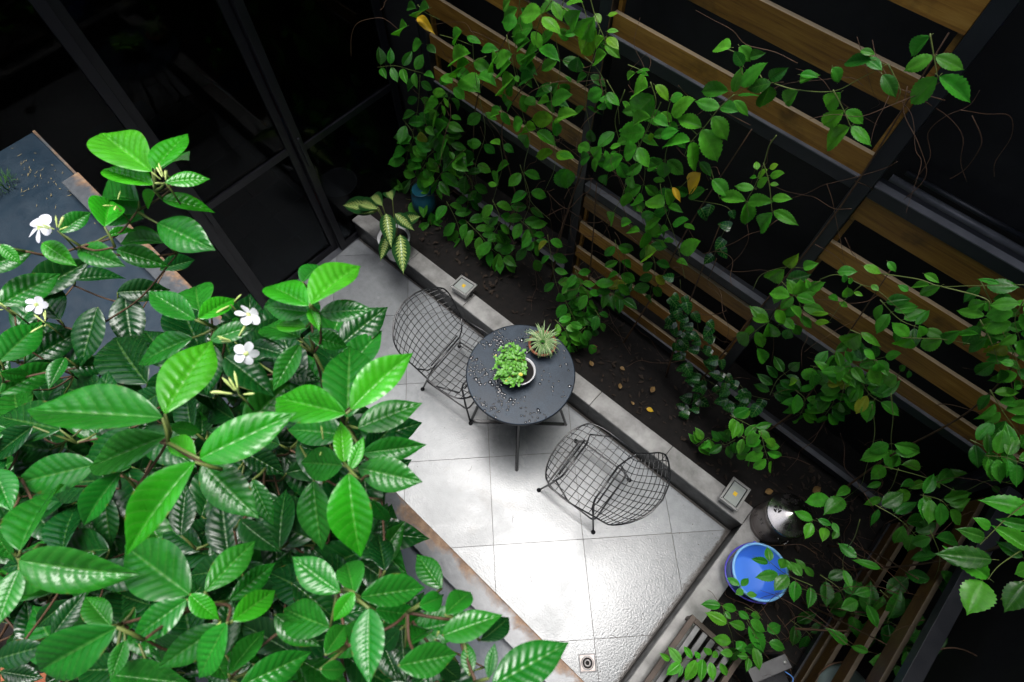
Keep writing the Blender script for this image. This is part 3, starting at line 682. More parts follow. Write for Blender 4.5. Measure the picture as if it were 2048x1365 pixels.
def pot(name, loc, r, h, mat, label, cat='pot'):
    p = thing(name, loc, label, cat)
    MB().lathe([(0, 0), (r * .72, 0), (r * .95, h * .86), (r * 1.06, h * .86), (r * 1.08, h), (r * .97, h), (r * .93, h * .88), (0, h * .86)], n=40).build('pot_body', mat, p, True)
    MB().lathe([(0, h * .885), (r * .6, h * .89), (r * .925, h * .87)], n=24).build('pot_soil', MT['soil'], p, True)
    return p
def jasmine(leaves, potpx, label, potlabel, extra, sheetgap=False):
    pb = at(*potpx, z=2.62)
    pot('terracotta_pot', (pb.x, pb.y, 2.302), .16, .30, MT['terracotta'], potlabel)
    base = Vector((pb.x, pb.y, 2.56))
    sh = thing('jasmine_shrub', base, label, 'shrub', 'jasmine shrubs in pots on the ledge')
    nodes = []
    items = list(leaves)
    for k in range(extra):            # inner leaves that fill the crown below, shade put into their dark tone
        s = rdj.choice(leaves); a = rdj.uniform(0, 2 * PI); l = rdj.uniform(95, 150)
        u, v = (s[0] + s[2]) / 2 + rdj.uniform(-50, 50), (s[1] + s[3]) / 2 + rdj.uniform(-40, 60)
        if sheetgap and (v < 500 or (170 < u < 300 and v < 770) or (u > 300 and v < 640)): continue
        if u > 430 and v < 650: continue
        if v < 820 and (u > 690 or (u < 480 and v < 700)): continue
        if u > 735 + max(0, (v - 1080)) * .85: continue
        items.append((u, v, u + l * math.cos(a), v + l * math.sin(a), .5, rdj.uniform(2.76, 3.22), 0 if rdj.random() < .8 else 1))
    mb = MB()
    for (bu, bv, tu, tv, wd, zb, tone) in items:
        B = at(bu, bv, z=zb); drop = rdj.uniform(-.01, .05)
        T = at(tu, tv, z=zb - drop)
        N = (CAM - B).normalized() * .55 + Vector((0, 0, .6)) + Vector((rdj.uniform(-1, 1), rdj.uniform(-1, 1), 0)) * .30
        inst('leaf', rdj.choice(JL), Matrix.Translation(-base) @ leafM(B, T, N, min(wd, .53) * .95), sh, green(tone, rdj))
        # petiole to a shared twig node
        best = None
        for nd in nodes:
            d_ = (nd - B).length
            if d_ < .07 and (best is None or d_ < best[0]): best = (d_, nd)
        if best is None:
            nd = B + Vector((rdj.uniform(-.02, .02), rdj.uniform(-.02, .02), -.03)); nodes.append(nd)
        else: nd = best[1]
        mb.tube([nd - base, (nd + B) / 2 - base + Vector((0, 0, -.003)), B - base], [.0026, .0022, .0016], 5)
    tag(mb.build('petioles', MT['greenstem'], sh, True), kind='stuff')
    br = MB(); done = [Vector((0, 0, 0)), Vector((0, 0, .12))]; br.tube([(0, 0, -.02), (0, 0, .12)], [.009, .007], 6)
    for nd in sorted(nodes, key=lambda p: (p - base).length):          # each twig forks off the nearest wood below it
        q = nd - base
        par = min((p for p in done if p.z <= q.z + .02), key=lambda p: (p - q).length + .25 * abs(p.length - q.length * .7), default=done[0])
        mid = (par + q) / 2 + Vector((rdj.uniform(-.012, .012), rdj.uniform(-.012, .012), -.012))
        pts = smoothline([par, mid, q], 4); L_ = len(pts) - 1; ra = max(.0022, .0065 - .012 * par.length * .7)
        br.tube(pts, [ra - (ra - .0018) * i / L_ for i in range(L_ + 1)], 5); done.append(q)
    tag(br.build('branches', MT['twig'], sh, True), kind='stuff')
    return sh, base
shA, bA = jasmine(JA, (10, 850), 'jasmine shrub with a tall leafy shoot over the slate ledge sheet', 'terracotta pot half hidden under dark jasmine leaves on the ledge', 120, True)
shB, bB = jasmine(JB, (240, 1050), 'jasmine shrub with the largest glossy leaves filling the lower left corner', 'terracotta pot beneath the largest glossy jasmine leaves', 235)
shC, bC = jasmine(JC, (560, 1150), 'jasmine shrub leaning over the rusty rim towards the tiled floor', 'terracotta pot beneath the jasmine that leans over the rim', 225)
JD = [(u_, v_, u_ + l_ * math.cos(a_), v_ + l_ * math.sin(a_), .5, z_, 0) for u_, v_, l_, a_, z_ in [(rdj.uniform(-60, 560), rdj.uniform(800, 1400), rdj.uniform(70, 110), rdj.uniform(0, 6.28), rdj.uniform(2.66, 2.95)) for _ in range(210)] if not (u_ > 300 and v_ < 860)]  # lowest leaves all in the darkest tone, shade put into the colour
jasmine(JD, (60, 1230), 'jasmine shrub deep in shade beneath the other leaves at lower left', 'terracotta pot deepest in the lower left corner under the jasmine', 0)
def flower(sh, base, u, v, z, size, tilt=(0, 0), rot=0):
    c = at(u, v, z=z)
    M = Matrix.Translation(c - base) @ Euler((tilt[0], tilt[1], rot)).to_matrix().to_4x4()
    f = MB().tube([(0, 0, -.02), (0, 0, 0)], [.0016, .0022], 6).lathe([(.0001, .002), (.003, .001), (.004, 0)], n=8).build('flower', MT['bud'], sh, True); f.matrix_local = M
    pm = leafpet
    for k in range(5):
        a = 2 * PI * k / 5
        inst('petal', pm, Matrix.Rotation(a, 4, 'Z') @ Matrix.Translation((.002, 0, 0)) @ Matrix.Rotation(.35, 4, 'X') @ Matrix.Diagonal((size, size, size, 1)), f)
leafpet = leaf_mesh('petal', MT['petal'], 8, 3, lambda t: .42 * math.sin(PI * min(1, t ** 1.25 * .93 + .03)) ** .7 + .03, fold=.1, arch=.18)
flower(shA, bA, 78, 456, 3.43, .022, (.3, -.2), .4); flower(shA, bA, 72, 610, 3.28, .015, (.2, .5), 1.0)
flower(shC, bC, 497, 630, 3.42, .017, (-.6, .5), .2); flower(shC, bC, 492, 708, 3.40, .016, (.7, .4), .9)
budm = MB().lathe([(.0001, 0), (.0016, .003), (.0017, .012), (.0024, .018), (.0019, .024), (.0002, .029)], n=7).mesh('bud', MT['bud'])
def buds(sh, base, u, v, z, n, spread=1.0):
    c = at(u, v, z=z) - base
    MB().tube([c + Vector((.004, -.002, -.045)), c + Vector((.001, 0, -.02)), c], [.0016, .0014, .0012], 5).build('bud_stalk', MT['greenstem'], sh, True)
    for k in range(max(2, int(n * .7))):
        d_ = Vector((rdj.uniform(-1, 1) * spread, rdj.uniform(-1, 1) * spread, rdj.uniform(.25, 1.0))).normalized()
        M = Matrix.Translation(c + d_ * rdj.uniform(.002, .012)) @ d_.to_track_quat('Z', 'Y').to_matrix().to_4x4() @ Matrix.Scale(rdj.uniform(.5, .9), 4)
        inst('bud', budm, M, sh)
buds(shA, bA, 332, 368, 3.44, 9); buds(shA, bA, 115, 462, 3.43, 9, 1.4); buds(shA, bA, 92, 648, 3.30, 8, 1.4); buds(shA, bA, 232, 412, 3.38, 5); buds(shA, bA, 20, 620, 3.3, 4)
buds(shB, bB, 478, 790, 3.48, 10, 1.3); buds(shC, bC, 470, 685, 3.40, 6); buds(shC, bC, 462, 610, 3.40, 3); buds(shC, bC, 870, 1280, 3.42, 4); buds(shC, bC, 648, 893, 3.4, 3); buds(shB, bB, 455, 1230, 3.42, 3)

# ------------------------------------------------------------------ creepers
rdv = random.Random(21)
VT = {0: 4, 1: 5, 2: 6, 3: 3}
def strand(mb, vine, base, px, depth, leaf, pairs, tone=1, start=.0, axis='y', ragged=.0, term=True, bare=False, r0=.0025, wid=.56):
    """a trailing shoot: pixel polyline on planes at the given depths, opposite leaf pairs along it"""
    n = len(px); d0, d1 = depth if isinstance(depth, tuple) else (depth, depth)
    P = [at(u, v, **{axis: d0 + (d1 - d0) * i / max(1, n - 1)}) for i, (u, v) in enumerate(px)]
    pts = smoothline(P, 6); m = len(pts)
    mb.tube([p - base for p in pts], [r0 - (r0 - .0009) * i / (m - 1) for i in range(m)], 5)
    if bare: return
    acc = [0]
    for i in range(1, m): acc.append(acc[-1] + (pts[i] - pts[i - 1]).length)
    def posat(s):
        s *= acc[-1]
        for i in range(1, m):
            if acc[i] >= s:
                f_ = (s - acc[i - 1]) / max(1e-6, acc[i] - acc[i - 1]); return pts[i - 1].lerp(pts[i], f_), (pts[i] - pts[i - 1]).normalized()
        return pts[-1], (pts[-1] - pts[-2]).normalized()
    for k in range(pairs):
        s = start + (1 - start) * (k + .35) / pairs * .97
        q, t = posat(min(1, s)); view = (CAM - q); L = leaf / FPX * view.dot(RM @ Vector((0, 0, 1))) ; view.normalize()
        N0 = (view * .62 + Vector((0, 0, .45)))
        for sgn in (-1, 1):
            if rdv.random() < .06: continue
            N = N0 + Vector((rdv.uniform(-1, 1), rdv.uniform(-1, 1), rdv.uniform(-.4, .4))) * .42
            side = t.cross(view).normalized() * sgn
            dirn = (t * rdv.uniform(.15, .75) + side * rdv.uniform(.75, 1.0) + view * rdv.uniform(-.25, .3) + Vector((0, 0, -.18))).normalized()
            ll = L * rdv.uniform(.85, 1.25); B = q + dirn * ll * .12
            tn = tone if rdv.random() > .18 else max(0, tone - 1)
            inst('leaf', rdv.choice(VL), Matrix.Translation(-base) @ leafM(B, B + dirn * ll, N, wid * rdv.uniform(.8, 1.05)), vine, green(VT[tn], rdv))
            mb.tube([q - base, B - base], .0009, 4)
    if term:
        q, t = posat(1); view = (CAM - q); L = leaf / FPX * view.dot(RM @ Vector((0, 0, 1))); view.normalize()
        inst('leaf', rdv.choice(VL), Matrix.Translation(-base) @ leafM(q, q + (t + Vector((0, 0, -.1))).normalized() * L, view * .6 + Vector((rdv.uniform(-.3, .3), rdv.uniform(-.3, .3), .5)), wid), vine, green(VT[tone], rdv))
# shoots read off leaf by leaf: frame origin and scale of the reading, then base, tip, width ratio, tone
TRACED = {
    'T': (1120, 120, 3.413, '600 190 480 235 .8 2;640 245 480 405 .55 2;650 175 755 270 .45 3;620 395 475 440 .4 2;580 490 395 510 .5 2;525 600 415 650 .6 2;530 600 610 740 .55 2;600 740 655 720 .6 2;760 365 915 270 .5 2;755 270 840 240 .7 1;965 460 795 395 .5 2;1090 330 920 280 .45 2;1100 325 1210 340 .6 1;1185 280 1295 375 .4 2;1040 390 1155 545 .55 2;965 480 1100 700 .55 2;885 555 660 560 .4 2;890 565 935 770 .5 2;805 470 670 500 .6 1;690 360 770 425 .5 2;640 400 740 440 .5 1;955 700 1035 795 .5 0;710 700 710 815 .6 1;1040 820 1155 930 .55 1;990 890 855 940 .4 0;690 800 660 845 .8 2;1345 750 1340 690 .7 3;1430 740 1490 715 .6 3;1350 800 1415 750 .5 3;1435 790 1530 775 .45 2;1340 805 1290 800 .6 2;1345 865 1425 805 .5 2;1435 850 1495 850 .6 2;1325 880 1190 860 .42 2;1265 965 1080 930 .42 2;1285 970 1430 950 .42 2;1450 945 1580 945 .45 2;1270 975 1290 1145 .55 2;1450 1045 1335 1175 .45 2;1460 1035 1620 1115 .4 2;470 905 435 1010 .6 2;475 870 490 800 .6 2;570 960 480 970 .8 2;710 1000 575 950 .8 2;720 880 770 1000 .55 1;740 1000 835 1030 .4 1;640 1050 550 1080 .4 1;545 1170 430 1160 .4 2;490 1110 405 1120 .5 2;590 1130 660 1080 .6 1;620 1210 650 1080 .55 2;740 1160 640 1205 .55 2;770 1120 875 1090 .5 1;850 1120 920 1160 .5 1;580 1180 580 1300 .55 1;700 1230 670 1270 .7 2;740 1210 745 1265 .8 2;820 1310 955 1240 .5 2;660 1300 540 1365 .5 3;370 1045 315 1135 .5 2;290 215 180 270 .5 1;320 225 410 315 .5 1;300 290 265 360 .6 1;315 290 360 340 .5 1;-10 395 105 360 .5 2;0 640 100 670 .45 2;205 660 110 690 .6 0;200 620 115 575 .6 1;280 590 210 680 .55 2;310 620 320 675 .6 2;345 600 410 580 .5 2;350 640 385 625 .6 2;430 660 270 745 .4 2;260 700 210 740 .6 1;40 750 60 890 .6 1;620 500 620 560 .6 3;515 90 450 135 .5 2;530 80 610 70 .4 2;555 100 600 105 .4 2;800 1370 870 1400 .5 2;560 1040 520 1000 .6 1;690 520 800 480 .5 1;500 640 560 700 .6 1'),
    'T4': (1120, 120, 3.413, '1150 215 950 210 .45 1;1185 220 1240 50 .4 1;1230 175 1410 20 .42 1;1430 130 1545 60 .6 0;1440 160 1270 200 .5 0;1430 180 1370 345 .6 0;1215 240 1390 245 .22 1;1625 215 1520 310 .65 1;1640 140 1765 100 .5 1;1890 150 1860 50 .5 1;1915 225 1790 340 .6 2;1940 345 1780 460 .5 2;1950 350 2090 430 .5 2;1975 460 1755 620 .45 2;1990 455 2130 590 .45 2;1250 40 1190 -60 .6 0;1300 -20 1390 -50 .5 0'),
    'C3': (1300, 0, 2.73, '440 260 330 250 .65 2;490 255 560 340 .6 1;1530 200 1410 310 .55 1;1545 310 1380 390 .5 2;1560 310 1725 380 .45 1;1570 425 1400 580 .45 1;1580 420 1765 560 .42 1;1210 330 1040 340 .4 0;1180 320 1270 380 .5 1;1150 280 1230 290 .5 1;1270 410 1350 530 .5 0;1000 370 1050 450 .6 1;820 410 920 420 .5 1'),
    'Z1a': (820, 0, 3.412, '130 60 10 100 .5 0;355 220 285 300 .6 1;390 250 485 300 .4 1;490 345 585 320 .5 1;80 300 0 320 .5 1;120 310 175 360 .55 0;300 430 385 350 .6 2;405 430 265 520 .42 2;440 420 555 490 .45 1;470 520 585 575 .45 1;350 540 465 590 .8 2;290 570 205 520 .6 2;300 600 375 680 .65 2;240 640 145 630 .4 2;230 670 265 740 .4 2;195 710 75 735 .45 2;215 720 240 800 .35 2;180 755 120 870 .4 2;110 870 165 920 .6 1;260 850 175 920 .5 1;265 850 360 890 .5 1;285 790 350 820 .5 1;70 900 100 1000 .5 1;250 950 165 1045 .5 1;420 955 395 1020 .4 1;410 1110 400 1035 .6 0;290 1110 385 1155 .5 2;260 1150 365 1225 .42 2;215 1190 340 1275 .45 2;200 1240 270 1340 .5 2;180 1290 220 1365 .4 2;200 1180 105 1130 .5 2;165 1240 45 1210 .45 2;130 1320 65 1270 .6 2;300 1090 270 1030 .6 1;250 1080 160 1090 .5 1;310 1090 375 1060 .5 1;-20 180 -110 230 .45 2;40 60 -30 50 .6 0;560 960 610 980 .6 2;640 990 710 1040 .6 1;600 1180 570 1260 .6 2;590 1270 530 1250 .5 2;600 1160 660 1110 .5 1'),
    'Z1b': (820, 0, 3.412, '590 380 520 480 .6 2;590 440 675 365 .55 2;690 430 580 520 .55 2;710 530 585 640 .5 2;700 590 670 670 .5 2;640 640 650 710 .5 1;700 700 650 740 .6 2;620 750 550 735 .4 2;610 780 540 790 .5 2;620 770 690 860 .5 1;770 830 690 870 .7 2;860 880 705 890 .38 3;800 920 760 1000 .7 1;790 670 855 720 .8 1;950 690 855 675 .5 2;975 820 820 815 .45 3;985 825 1130 770 .42 3;975 830 1015 940 .5 1;970 690 1090 640 .5 1;975 700 1090 735 .45 0;960 630 900 570 .7 0;965 630 1005 570 .6 0;870 900 1000 995 .48 2;975 1045 850 1065 .35 3;998 1050 1115 1080 .45 3;1050 1150 1060 1295 .75 1;685 0 620 75 .5 1;895 90 735 105 .55 2;905 120 1030 235 .5 2;970 20 1045 145 .55 2;730 160 620 150 .7 1;840 190 670 220 .6 1;830 220 905 340 .6 2;890 330 1010 375 .45 2;870 340 720 400 .45 1;860 370 755 450 .4 2;820 280 710 330 .5 1;700 250 790 250 .4 1;1070 20 1180 10 .5 2;1090 180 1150 80 .7 2;1260 120 1150 290 .6 2;1275 200 1145 385 .5 3;1060 240 1150 215 .4 1;1265 95 1300 160 .7 3;1350 105 1420 90 .4 3;1345 215 1425 210 .4 3;1330 260 1255 335 .5 3;1345 260 1425 330 .5 3;1330 310 1435 390 .45 2;1340 370 1230 430 .6 2;1150 390 1130 510 .7 0;760 560 830 520 .7 0;720 520 740 560 .8 2;760 450 850 480 .6 0;900 -10 950 10 .4 2;1100 560 1060 520 .5 1'),
    'Z4': (1500, 380, 3.4125, '250 520 320 450 .5 3;365 530 455 500 .6 2;235 540 105 625 .5 2;310 710 255 610 .6 2;325 715 350 620 .6 2;320 730 450 770 .6 2;270 730 125 700 .6 2;410 675 490 640 .6 2;400 670 390 620 .5 2;180 820 240 920 .55 3;230 880 305 950 .6 2;275 800 360 880 .5 1;130 900 5 860 .5 2;125 910 155 1030 .5 2;120 900 0 790 .5 1;40 970 100 1090 .5 2;30 965 -80 1000 .5 2;50 1080 115 1190 .45 2;-10 980 -90 1060 .5 1;600 560 725 550 .6 1;640 580 650 640 .5 1;680 600 690 650 .5 2;665 665 665 745 .7 2;710 700 770 720 .5 3;600 760 530 720 .5 2;610 770 670 800 .6 2;535 845 405 850 .25 3;540 905 435 905 .35 3;775 520 905 570 .45 2;940 490 1000 560 .5 1;1190 575 1295 630 .45 2;1225 650 1080 655 .35 2;1300 655 1135 725 .32 2;1080 690 1010 650 .6 1;830 650 880 690 .6 2;1700 640 1555 605 .3 1;750 980 600 1095 .45 2;760 975 900 1075 .42 2;1085 1000 970 905 .5 2;1170 1000 1165 935 .8 2;1090 1010 995 1100 .65 2;1310 1020 1130 1090 .45 2;1320 1020 1430 970 .5 1;1560 985 1410 985 .3 2;1600 770 1450 800 .45 2;1600 860 1400 820 .4 2;1610 770 1640 840 .6 1;1680 940 1575 930 .5 2;1740 990 1610 950 .5 2;1660 880 1730 900 .6 1;1740 1040 1605 1130 .6 2;1580 1000 1620 1090 .6 2;1800 1190 1710 1170 .7 2;1825 1260 1695 1290 .7 2;1870 780 1805 770 .7 2;1760 930 1870 960 .6 0;1810 1100 1870 1120 .6 1;780 1090 860 1160 .5 2;870 1180 880 1260 .7 2;545 1240 450 1170 .45 2;530 1260 415 1320 .6 2;650 1210 560 1280 .5 2;430 1220 380 1310 .6 2;700 1290 640 1340 .6 2;820 1220 890 1340 .6 2;1000 1270 900 1330 .6 2;325 1300 255 1320 .6 3;1060 1200 1010 1240 .6 0;1085 1235 1080 1290 .6 0;1860 1340 1800 1360 .6 2'),
    'R1': (1300, 900, 2.738, '980 265 850 285 .5 2;1060 270 960 340 .6 1;1090 210 1020 250 .5 1;890 385 790 335 .45 2;885 400 850 490 .55 2;920 380 1000 415 .45 1;1030 440 1000 490 .6 1;960 430 945 500 .6 2;1000 400 1035 460 .5 1;1290 85 1370 0 .7 2;1280 90 1215 160 .55 2;1265 180 1190 205 .45 2;1480 90 1385 80 .6 2;1270 265 1170 300 .4 2;1310 230 1340 340 .55 1;1420 230 1330 280 .5 2;1500 180 1420 210 .5 2;1500 250 1560 330 .5 2;1440 170 1380 200 .5 1;1760 170 1620 110 .45 2;1750 190 1640 250 .55 2;1720 270 1680 345 .6 2;1840 180 1760 165 .4 2;1980 160 1830 120 .42 2;1205 770 1130 790 .6 1;1135 830 1050 870 .6 1;1190 850 1250 980 .45 1;1080 1060 970 980 .4 1;1195 1105 1100 1075 .45 1;1345 1170 1200 1160 .6 0;1350 1180 1380 1270 .6 0;1260 650 1115 600 .3 1;1060 660 1110 770 .4 1;1130 590 1030 510 .5 1;1560 150 1600 160 .7 2;1560 180 1590 210 .6 2;1640 110 1580 190 .5 1;1870 200 1930 240 .6 1;1960 30 1840 40 .4 2;2040 20 1930 10 .4 2'),
    'BK': (1300, 900, 2.738, '655 610 645 530 .6 1;645 620 555 595 .4 1;700 680 580 700 .45 1;715 650 735 590 .7 1;755 690 680 770 .6 1;770 660 745 600 .5 1;830 690 770 610 .55 1;845 640 900 700 .5 1;795 720 790 835 .55 1;880 755 870 870 .5 1;490 740 420 700 .5 1;500 745 540 700 .5 1;510 770 470 790 .7 1;530 790 590 795 .5 1;850 650 800 600 .5 1'),
    'RK': (1300, 1200, 5.12, '720 60 530 40 .5 1;785 240 570 130 .5 2;745 60 900 110 .5 1;910 120 1020 200 .6 1;1030 160 1140 170 .6 1;970 290 815 230 .55 1;1030 210 1190 330 .6 1;1010 270 1180 540 .5 1;1200 320 1350 260 .6 1;830 430 645 390 .55 2;880 430 1010 540 .6 1;845 550 720 540 .55 1;1000 580 890 570 .6 1;1010 600 990 740 .5 1;1060 490 1140 720 .45 1;1220 440 1400 500 .6 1;320 640 185 480 .5 2;430 600 345 470 .45 2;510 600 460 530 .6 2;310 650 175 770 .5 2;200 620 100 545 .45 2;470 620 360 840 .45 2;540 610 520 840 .45 2;620 640 650 840 .5 2;720 650 790 790 .5 2;640 590 700 530 .6 1;630 560 550 490 .6 1;330 680 290 800 .4 1;760 120 830 200 .6 1;880 500 960 440 .6 1'),
    'NR': (1300, 900, 2.738, '2080 330 1830 270 .45 2;2090 560 1880 410 .4 2;1860 430 1780 375 .6 2;1850 700 1615 530 .38 2;1820 720 1755 890 .75 2;2060 730 1950 880 .6 0;2090 640 2000 680 .6 1;1870 600 1570 570 .4 0;2040 590 1900 500 .5 0;1830 480 1690 440 .5 0;2080 420 1900 380 .4 1'),
}
def traced(mb, v, base, key, depth, axis='y'):
    ox, oy, sc, d_ = TRACED[key]
    for row in d_.split(';'):
        bx, by, tx, ty, wd, tn = [float(q) for q in row.split()]
        dj = depth + rdv.uniform(-.05, .05); B = at(ox + bx / sc, oy + by / sc, **{axis: dj}); T = at(ox + tx / sc, oy + ty / sc, **{axis: dj + rdv.uniform(-.02, .02)})
        view = (CAM - B).normalized(); N = view * .62 + Vector((0, 0, .45)) + Vector((rdv.uniform(-1, 1), rdv.uniform(-1, 1), 0)) * .22
        inst('leaf', rdv.choice(VL), Matrix.Translation(-base) @ leafM(B, T, N, wd * 1.02), v, green(VT[int(tn)], rdv))
        mb.tube([B - (T - B) * .14 - base, B - base], .0010, 4)
def vine(label, root, strands, twigs=(), trunk=None, name='creeper', cat='creeper', reads=()):
    base = Vector(root); v = thing(name, base, label, cat, 'creepers trained over the trellis' if name == 'creeper' else None)
    mb = MB()
    for s in strands: strand(mb, v, base, *s[:4], **(s[4] if len(s) > 4 else {}))
    for q in reads: traced(mb, v, base, *q)
    tag(mb.build('shoots', MT['greenstem'], v, True), kind='stuff')
    tw = MB()
    for T in (trunk or []):
        pts = smoothline(T, 6); tw.tube([p - base for p in pts], [.007 - .0045 * i / (len(pts) - 1) for i in range(len(pts))], 6)
    for (box, n) in twigs:
        (x0, x1), (y0, y1), (z0, z1) = box
        for k in range(n):
            p = Vector((rdv.uniform(x0, x1), rdv.uniform(y0, y1), rdv.uniform(z0, z1))); d_ = Vector((rdv.uniform(-1, 1), rdv.uniform(-.3, .3), rdv.uniform(-1, .5))) ; P = [p]
            for q in range(5):
                d_ = (d_ + Vector((rdv.uniform(-.7, .7), rdv.uniform(-.4, .4), rdv.uniform(-.7, .5)))).normalized(); p = p + d_ * rdv.uniform(.05, .11); p.y = min(p.y, .69); P.append(p)
            pts = smoothline(P, 4); r = rdv.uniform(.0010, .0024)
            tw.tube([q - base for q in pts], [r * (1 - .6 * i / (len(pts) - 1)) for i in range(len(pts))], 4)
    if tw.v: tag(tw.build('woody_stems', MT['twig'], v, True), kind='stuff')
    return v
Y = .52
D = dict
vine('creeper with fine ragged leaf sprays over the slats beside the black pier', (-3.0, .5, .19), [
    ([(900,120),(905,180),(880,240),(890,310)], .55, 36, 4, D(tone=1)), ([(960,200),(970,270),(950,340),(965,420)], .55, 36, 4, D(tone=1)), ([(840,150),(835,220),(820,290)], .52, 34, 5, D(tone=0)), ([(1040,330),(1060,400),(1045,460),(1070,520)], .48, 34, 6, D(tone=1)),
    ([(972,113),(946,126),(917,158),(893,190),(873,218)], (.48,.42), 40, 6, D(bare=True)),
    ([(931,299),(905,322),(879,352),(861,378),(845,405)], (.45,.38), 40, 7, D(bare=True)),
    ([(805,238),(827,271),(816,304),(812,330)], .45, 36, 5), ([(755,135),(790,132),(820,140),(850,148)], .40, 27, 4),
    ([(790,392),(820,400),(850,400),(862,425)], .38, 38, 3), ([(893,403),(912,440),(925,480),(940,505)], .40, 34, 6),
    ([(860,440),(870,480),(888,535)], .34, 30, 6), ([(930,440),(960,470),(985,500),(1008,515)], .42, 33, 6), ([(905,490),(890,520),(905,545)], .36, 30, 4),
    ([(880,70),(915,80),(945,92)], .46, 36, 2, D(bare=True)), ([(835,10),(850,25),(880,40)], .46, 40, 2, D(bare=True)), ([(945,80),(948,130),(955,180),(960,220)], .5, 33, 5, D(bare=True)),
    ([(850,200),(850,240),(870,280),(905,300)], .5, 34, 6, D(bare=True)), ([(880,250),(895,280),(915,330)], .5, 32, 5, D(tone=0)), ([(850,330),(830,360),(800,390)], .42, 36, 4),
    ([(985,400),(1000,440),(985,480),(1012,520)], .42, 34, 7), ([(1000,285),(1005,330),(995,370),(985,405)], .46, 34, 4, D(bare=True)), ([(870,300),(850,320),(838,345)], .45, 34, 4),
    ([(925,340),(945,370),(935,410)], .5, 30, 4, D(tone=0)), ([(1040,440),(1062,462),(1072,492)], .44, 30, 4)],
    twigs=[(((-3.3,-2.05),(.45,.66),(.4,2.3)), 42)], trunk=[[(-3.0,.55,.15),(-2.9,.6,.9),(-2.75,.55,1.6),(-2.4,.5,2.3)], [(-2.6,.55,.15),(-2.5,.62,.8),(-2.55,.55,1.5),(-2.2,.5,2.2)]], reads=[('Z1a', .46)])
vine('creeper hanging in dense light green shoots over the first steel post', (-2.1, .55, .19), [
    ([(1040,-5),(1035,60),(1030,120),(1045,190)], .56, 42, 4, D(tone=1)), ([(1130,-5),(1110,60),(1120,130),(1110,200)], .54, 42, 4, D(tone=1)), ([(1200,60),(1185,120),(1170,190),(1180,260)], .56, 36, 3, D(tone=0)), ([(1250,180),(1230,240),(1240,300),(1215,350)], .54, 38, 3, D(tone=1)),
    ([(1013,70),(1022,111),(1031,152),(1040,205),(1051,249)], (.48,.42), 42, 7, D(bare=True)), ([(1101,164),(1103,205),(1106,243),(1109,293),(1109,337),(1090,381)], (.46,.38), 46, 4, D(bare=True)),
    ([(1104,0),(1081,38),(1072,76),(1078,102),(1052,123)], .44, 48, 6, D(bare=True)), ([(1180,-5),(1192,38),(1207,73),(1213,92)], .40, 30, 4, D(bare=True)), ([(1160,-5),(1172,30),(1178,62),(1168,95)], .42, 58, 4, D(bare=True)),
    ([(1169,114),(1192,135),(1210,167),(1210,193),(1207,229)], .46, 34, 3, D(bare=True)), ([(1213,160),(1233,199),(1239,249)], .46, 20, 1, D(bare=True)),
    ([(1301,164),(1312,205),(1301,240),(1280,293),(1268,337),(1261,357)], .42, 54, 6, D(bare=True)), ([(1165,290),(1195,300),(1220,322),(1242,332)], .45, 36, 5, D(bare=True)), ([(1000,212),(1010,235),(1022,262)], .45, 36, 4, D(bare=True)),
    ([(1050,20),(1040,45),(1048,70)], .45, 50, 3, D(bare=True)), ([(1120,10),(1140,30),(1130,55)], .45, 46, 3, D(bare=True)), ([(1256,130),(1280,140),(1295,150)], .42, 26, 2, D(bare=True)), ([(1050,250),(1060,280),(1048,340),(1060,400),(1100,440)], .42, 20, 1, D(bare=True)), ([(1065,150),(1080,185),(1070,215)], .5, 36, 4, D(bare=True))],
    twigs=[(((-2.3,-1.5),(.45,.66),(.6,2.4)), 40)], trunk=[[(-2.1,.6,.15),(-2.05,.6,.9),(-1.95,.6,1.7),(-1.9,.55,2.5),(-1.85,.5,3.2)], [(-1.75,.6,.15),(-1.8,.62,.8),(-1.85,.6,1.5)]], reads=[('Z1b', .43)])
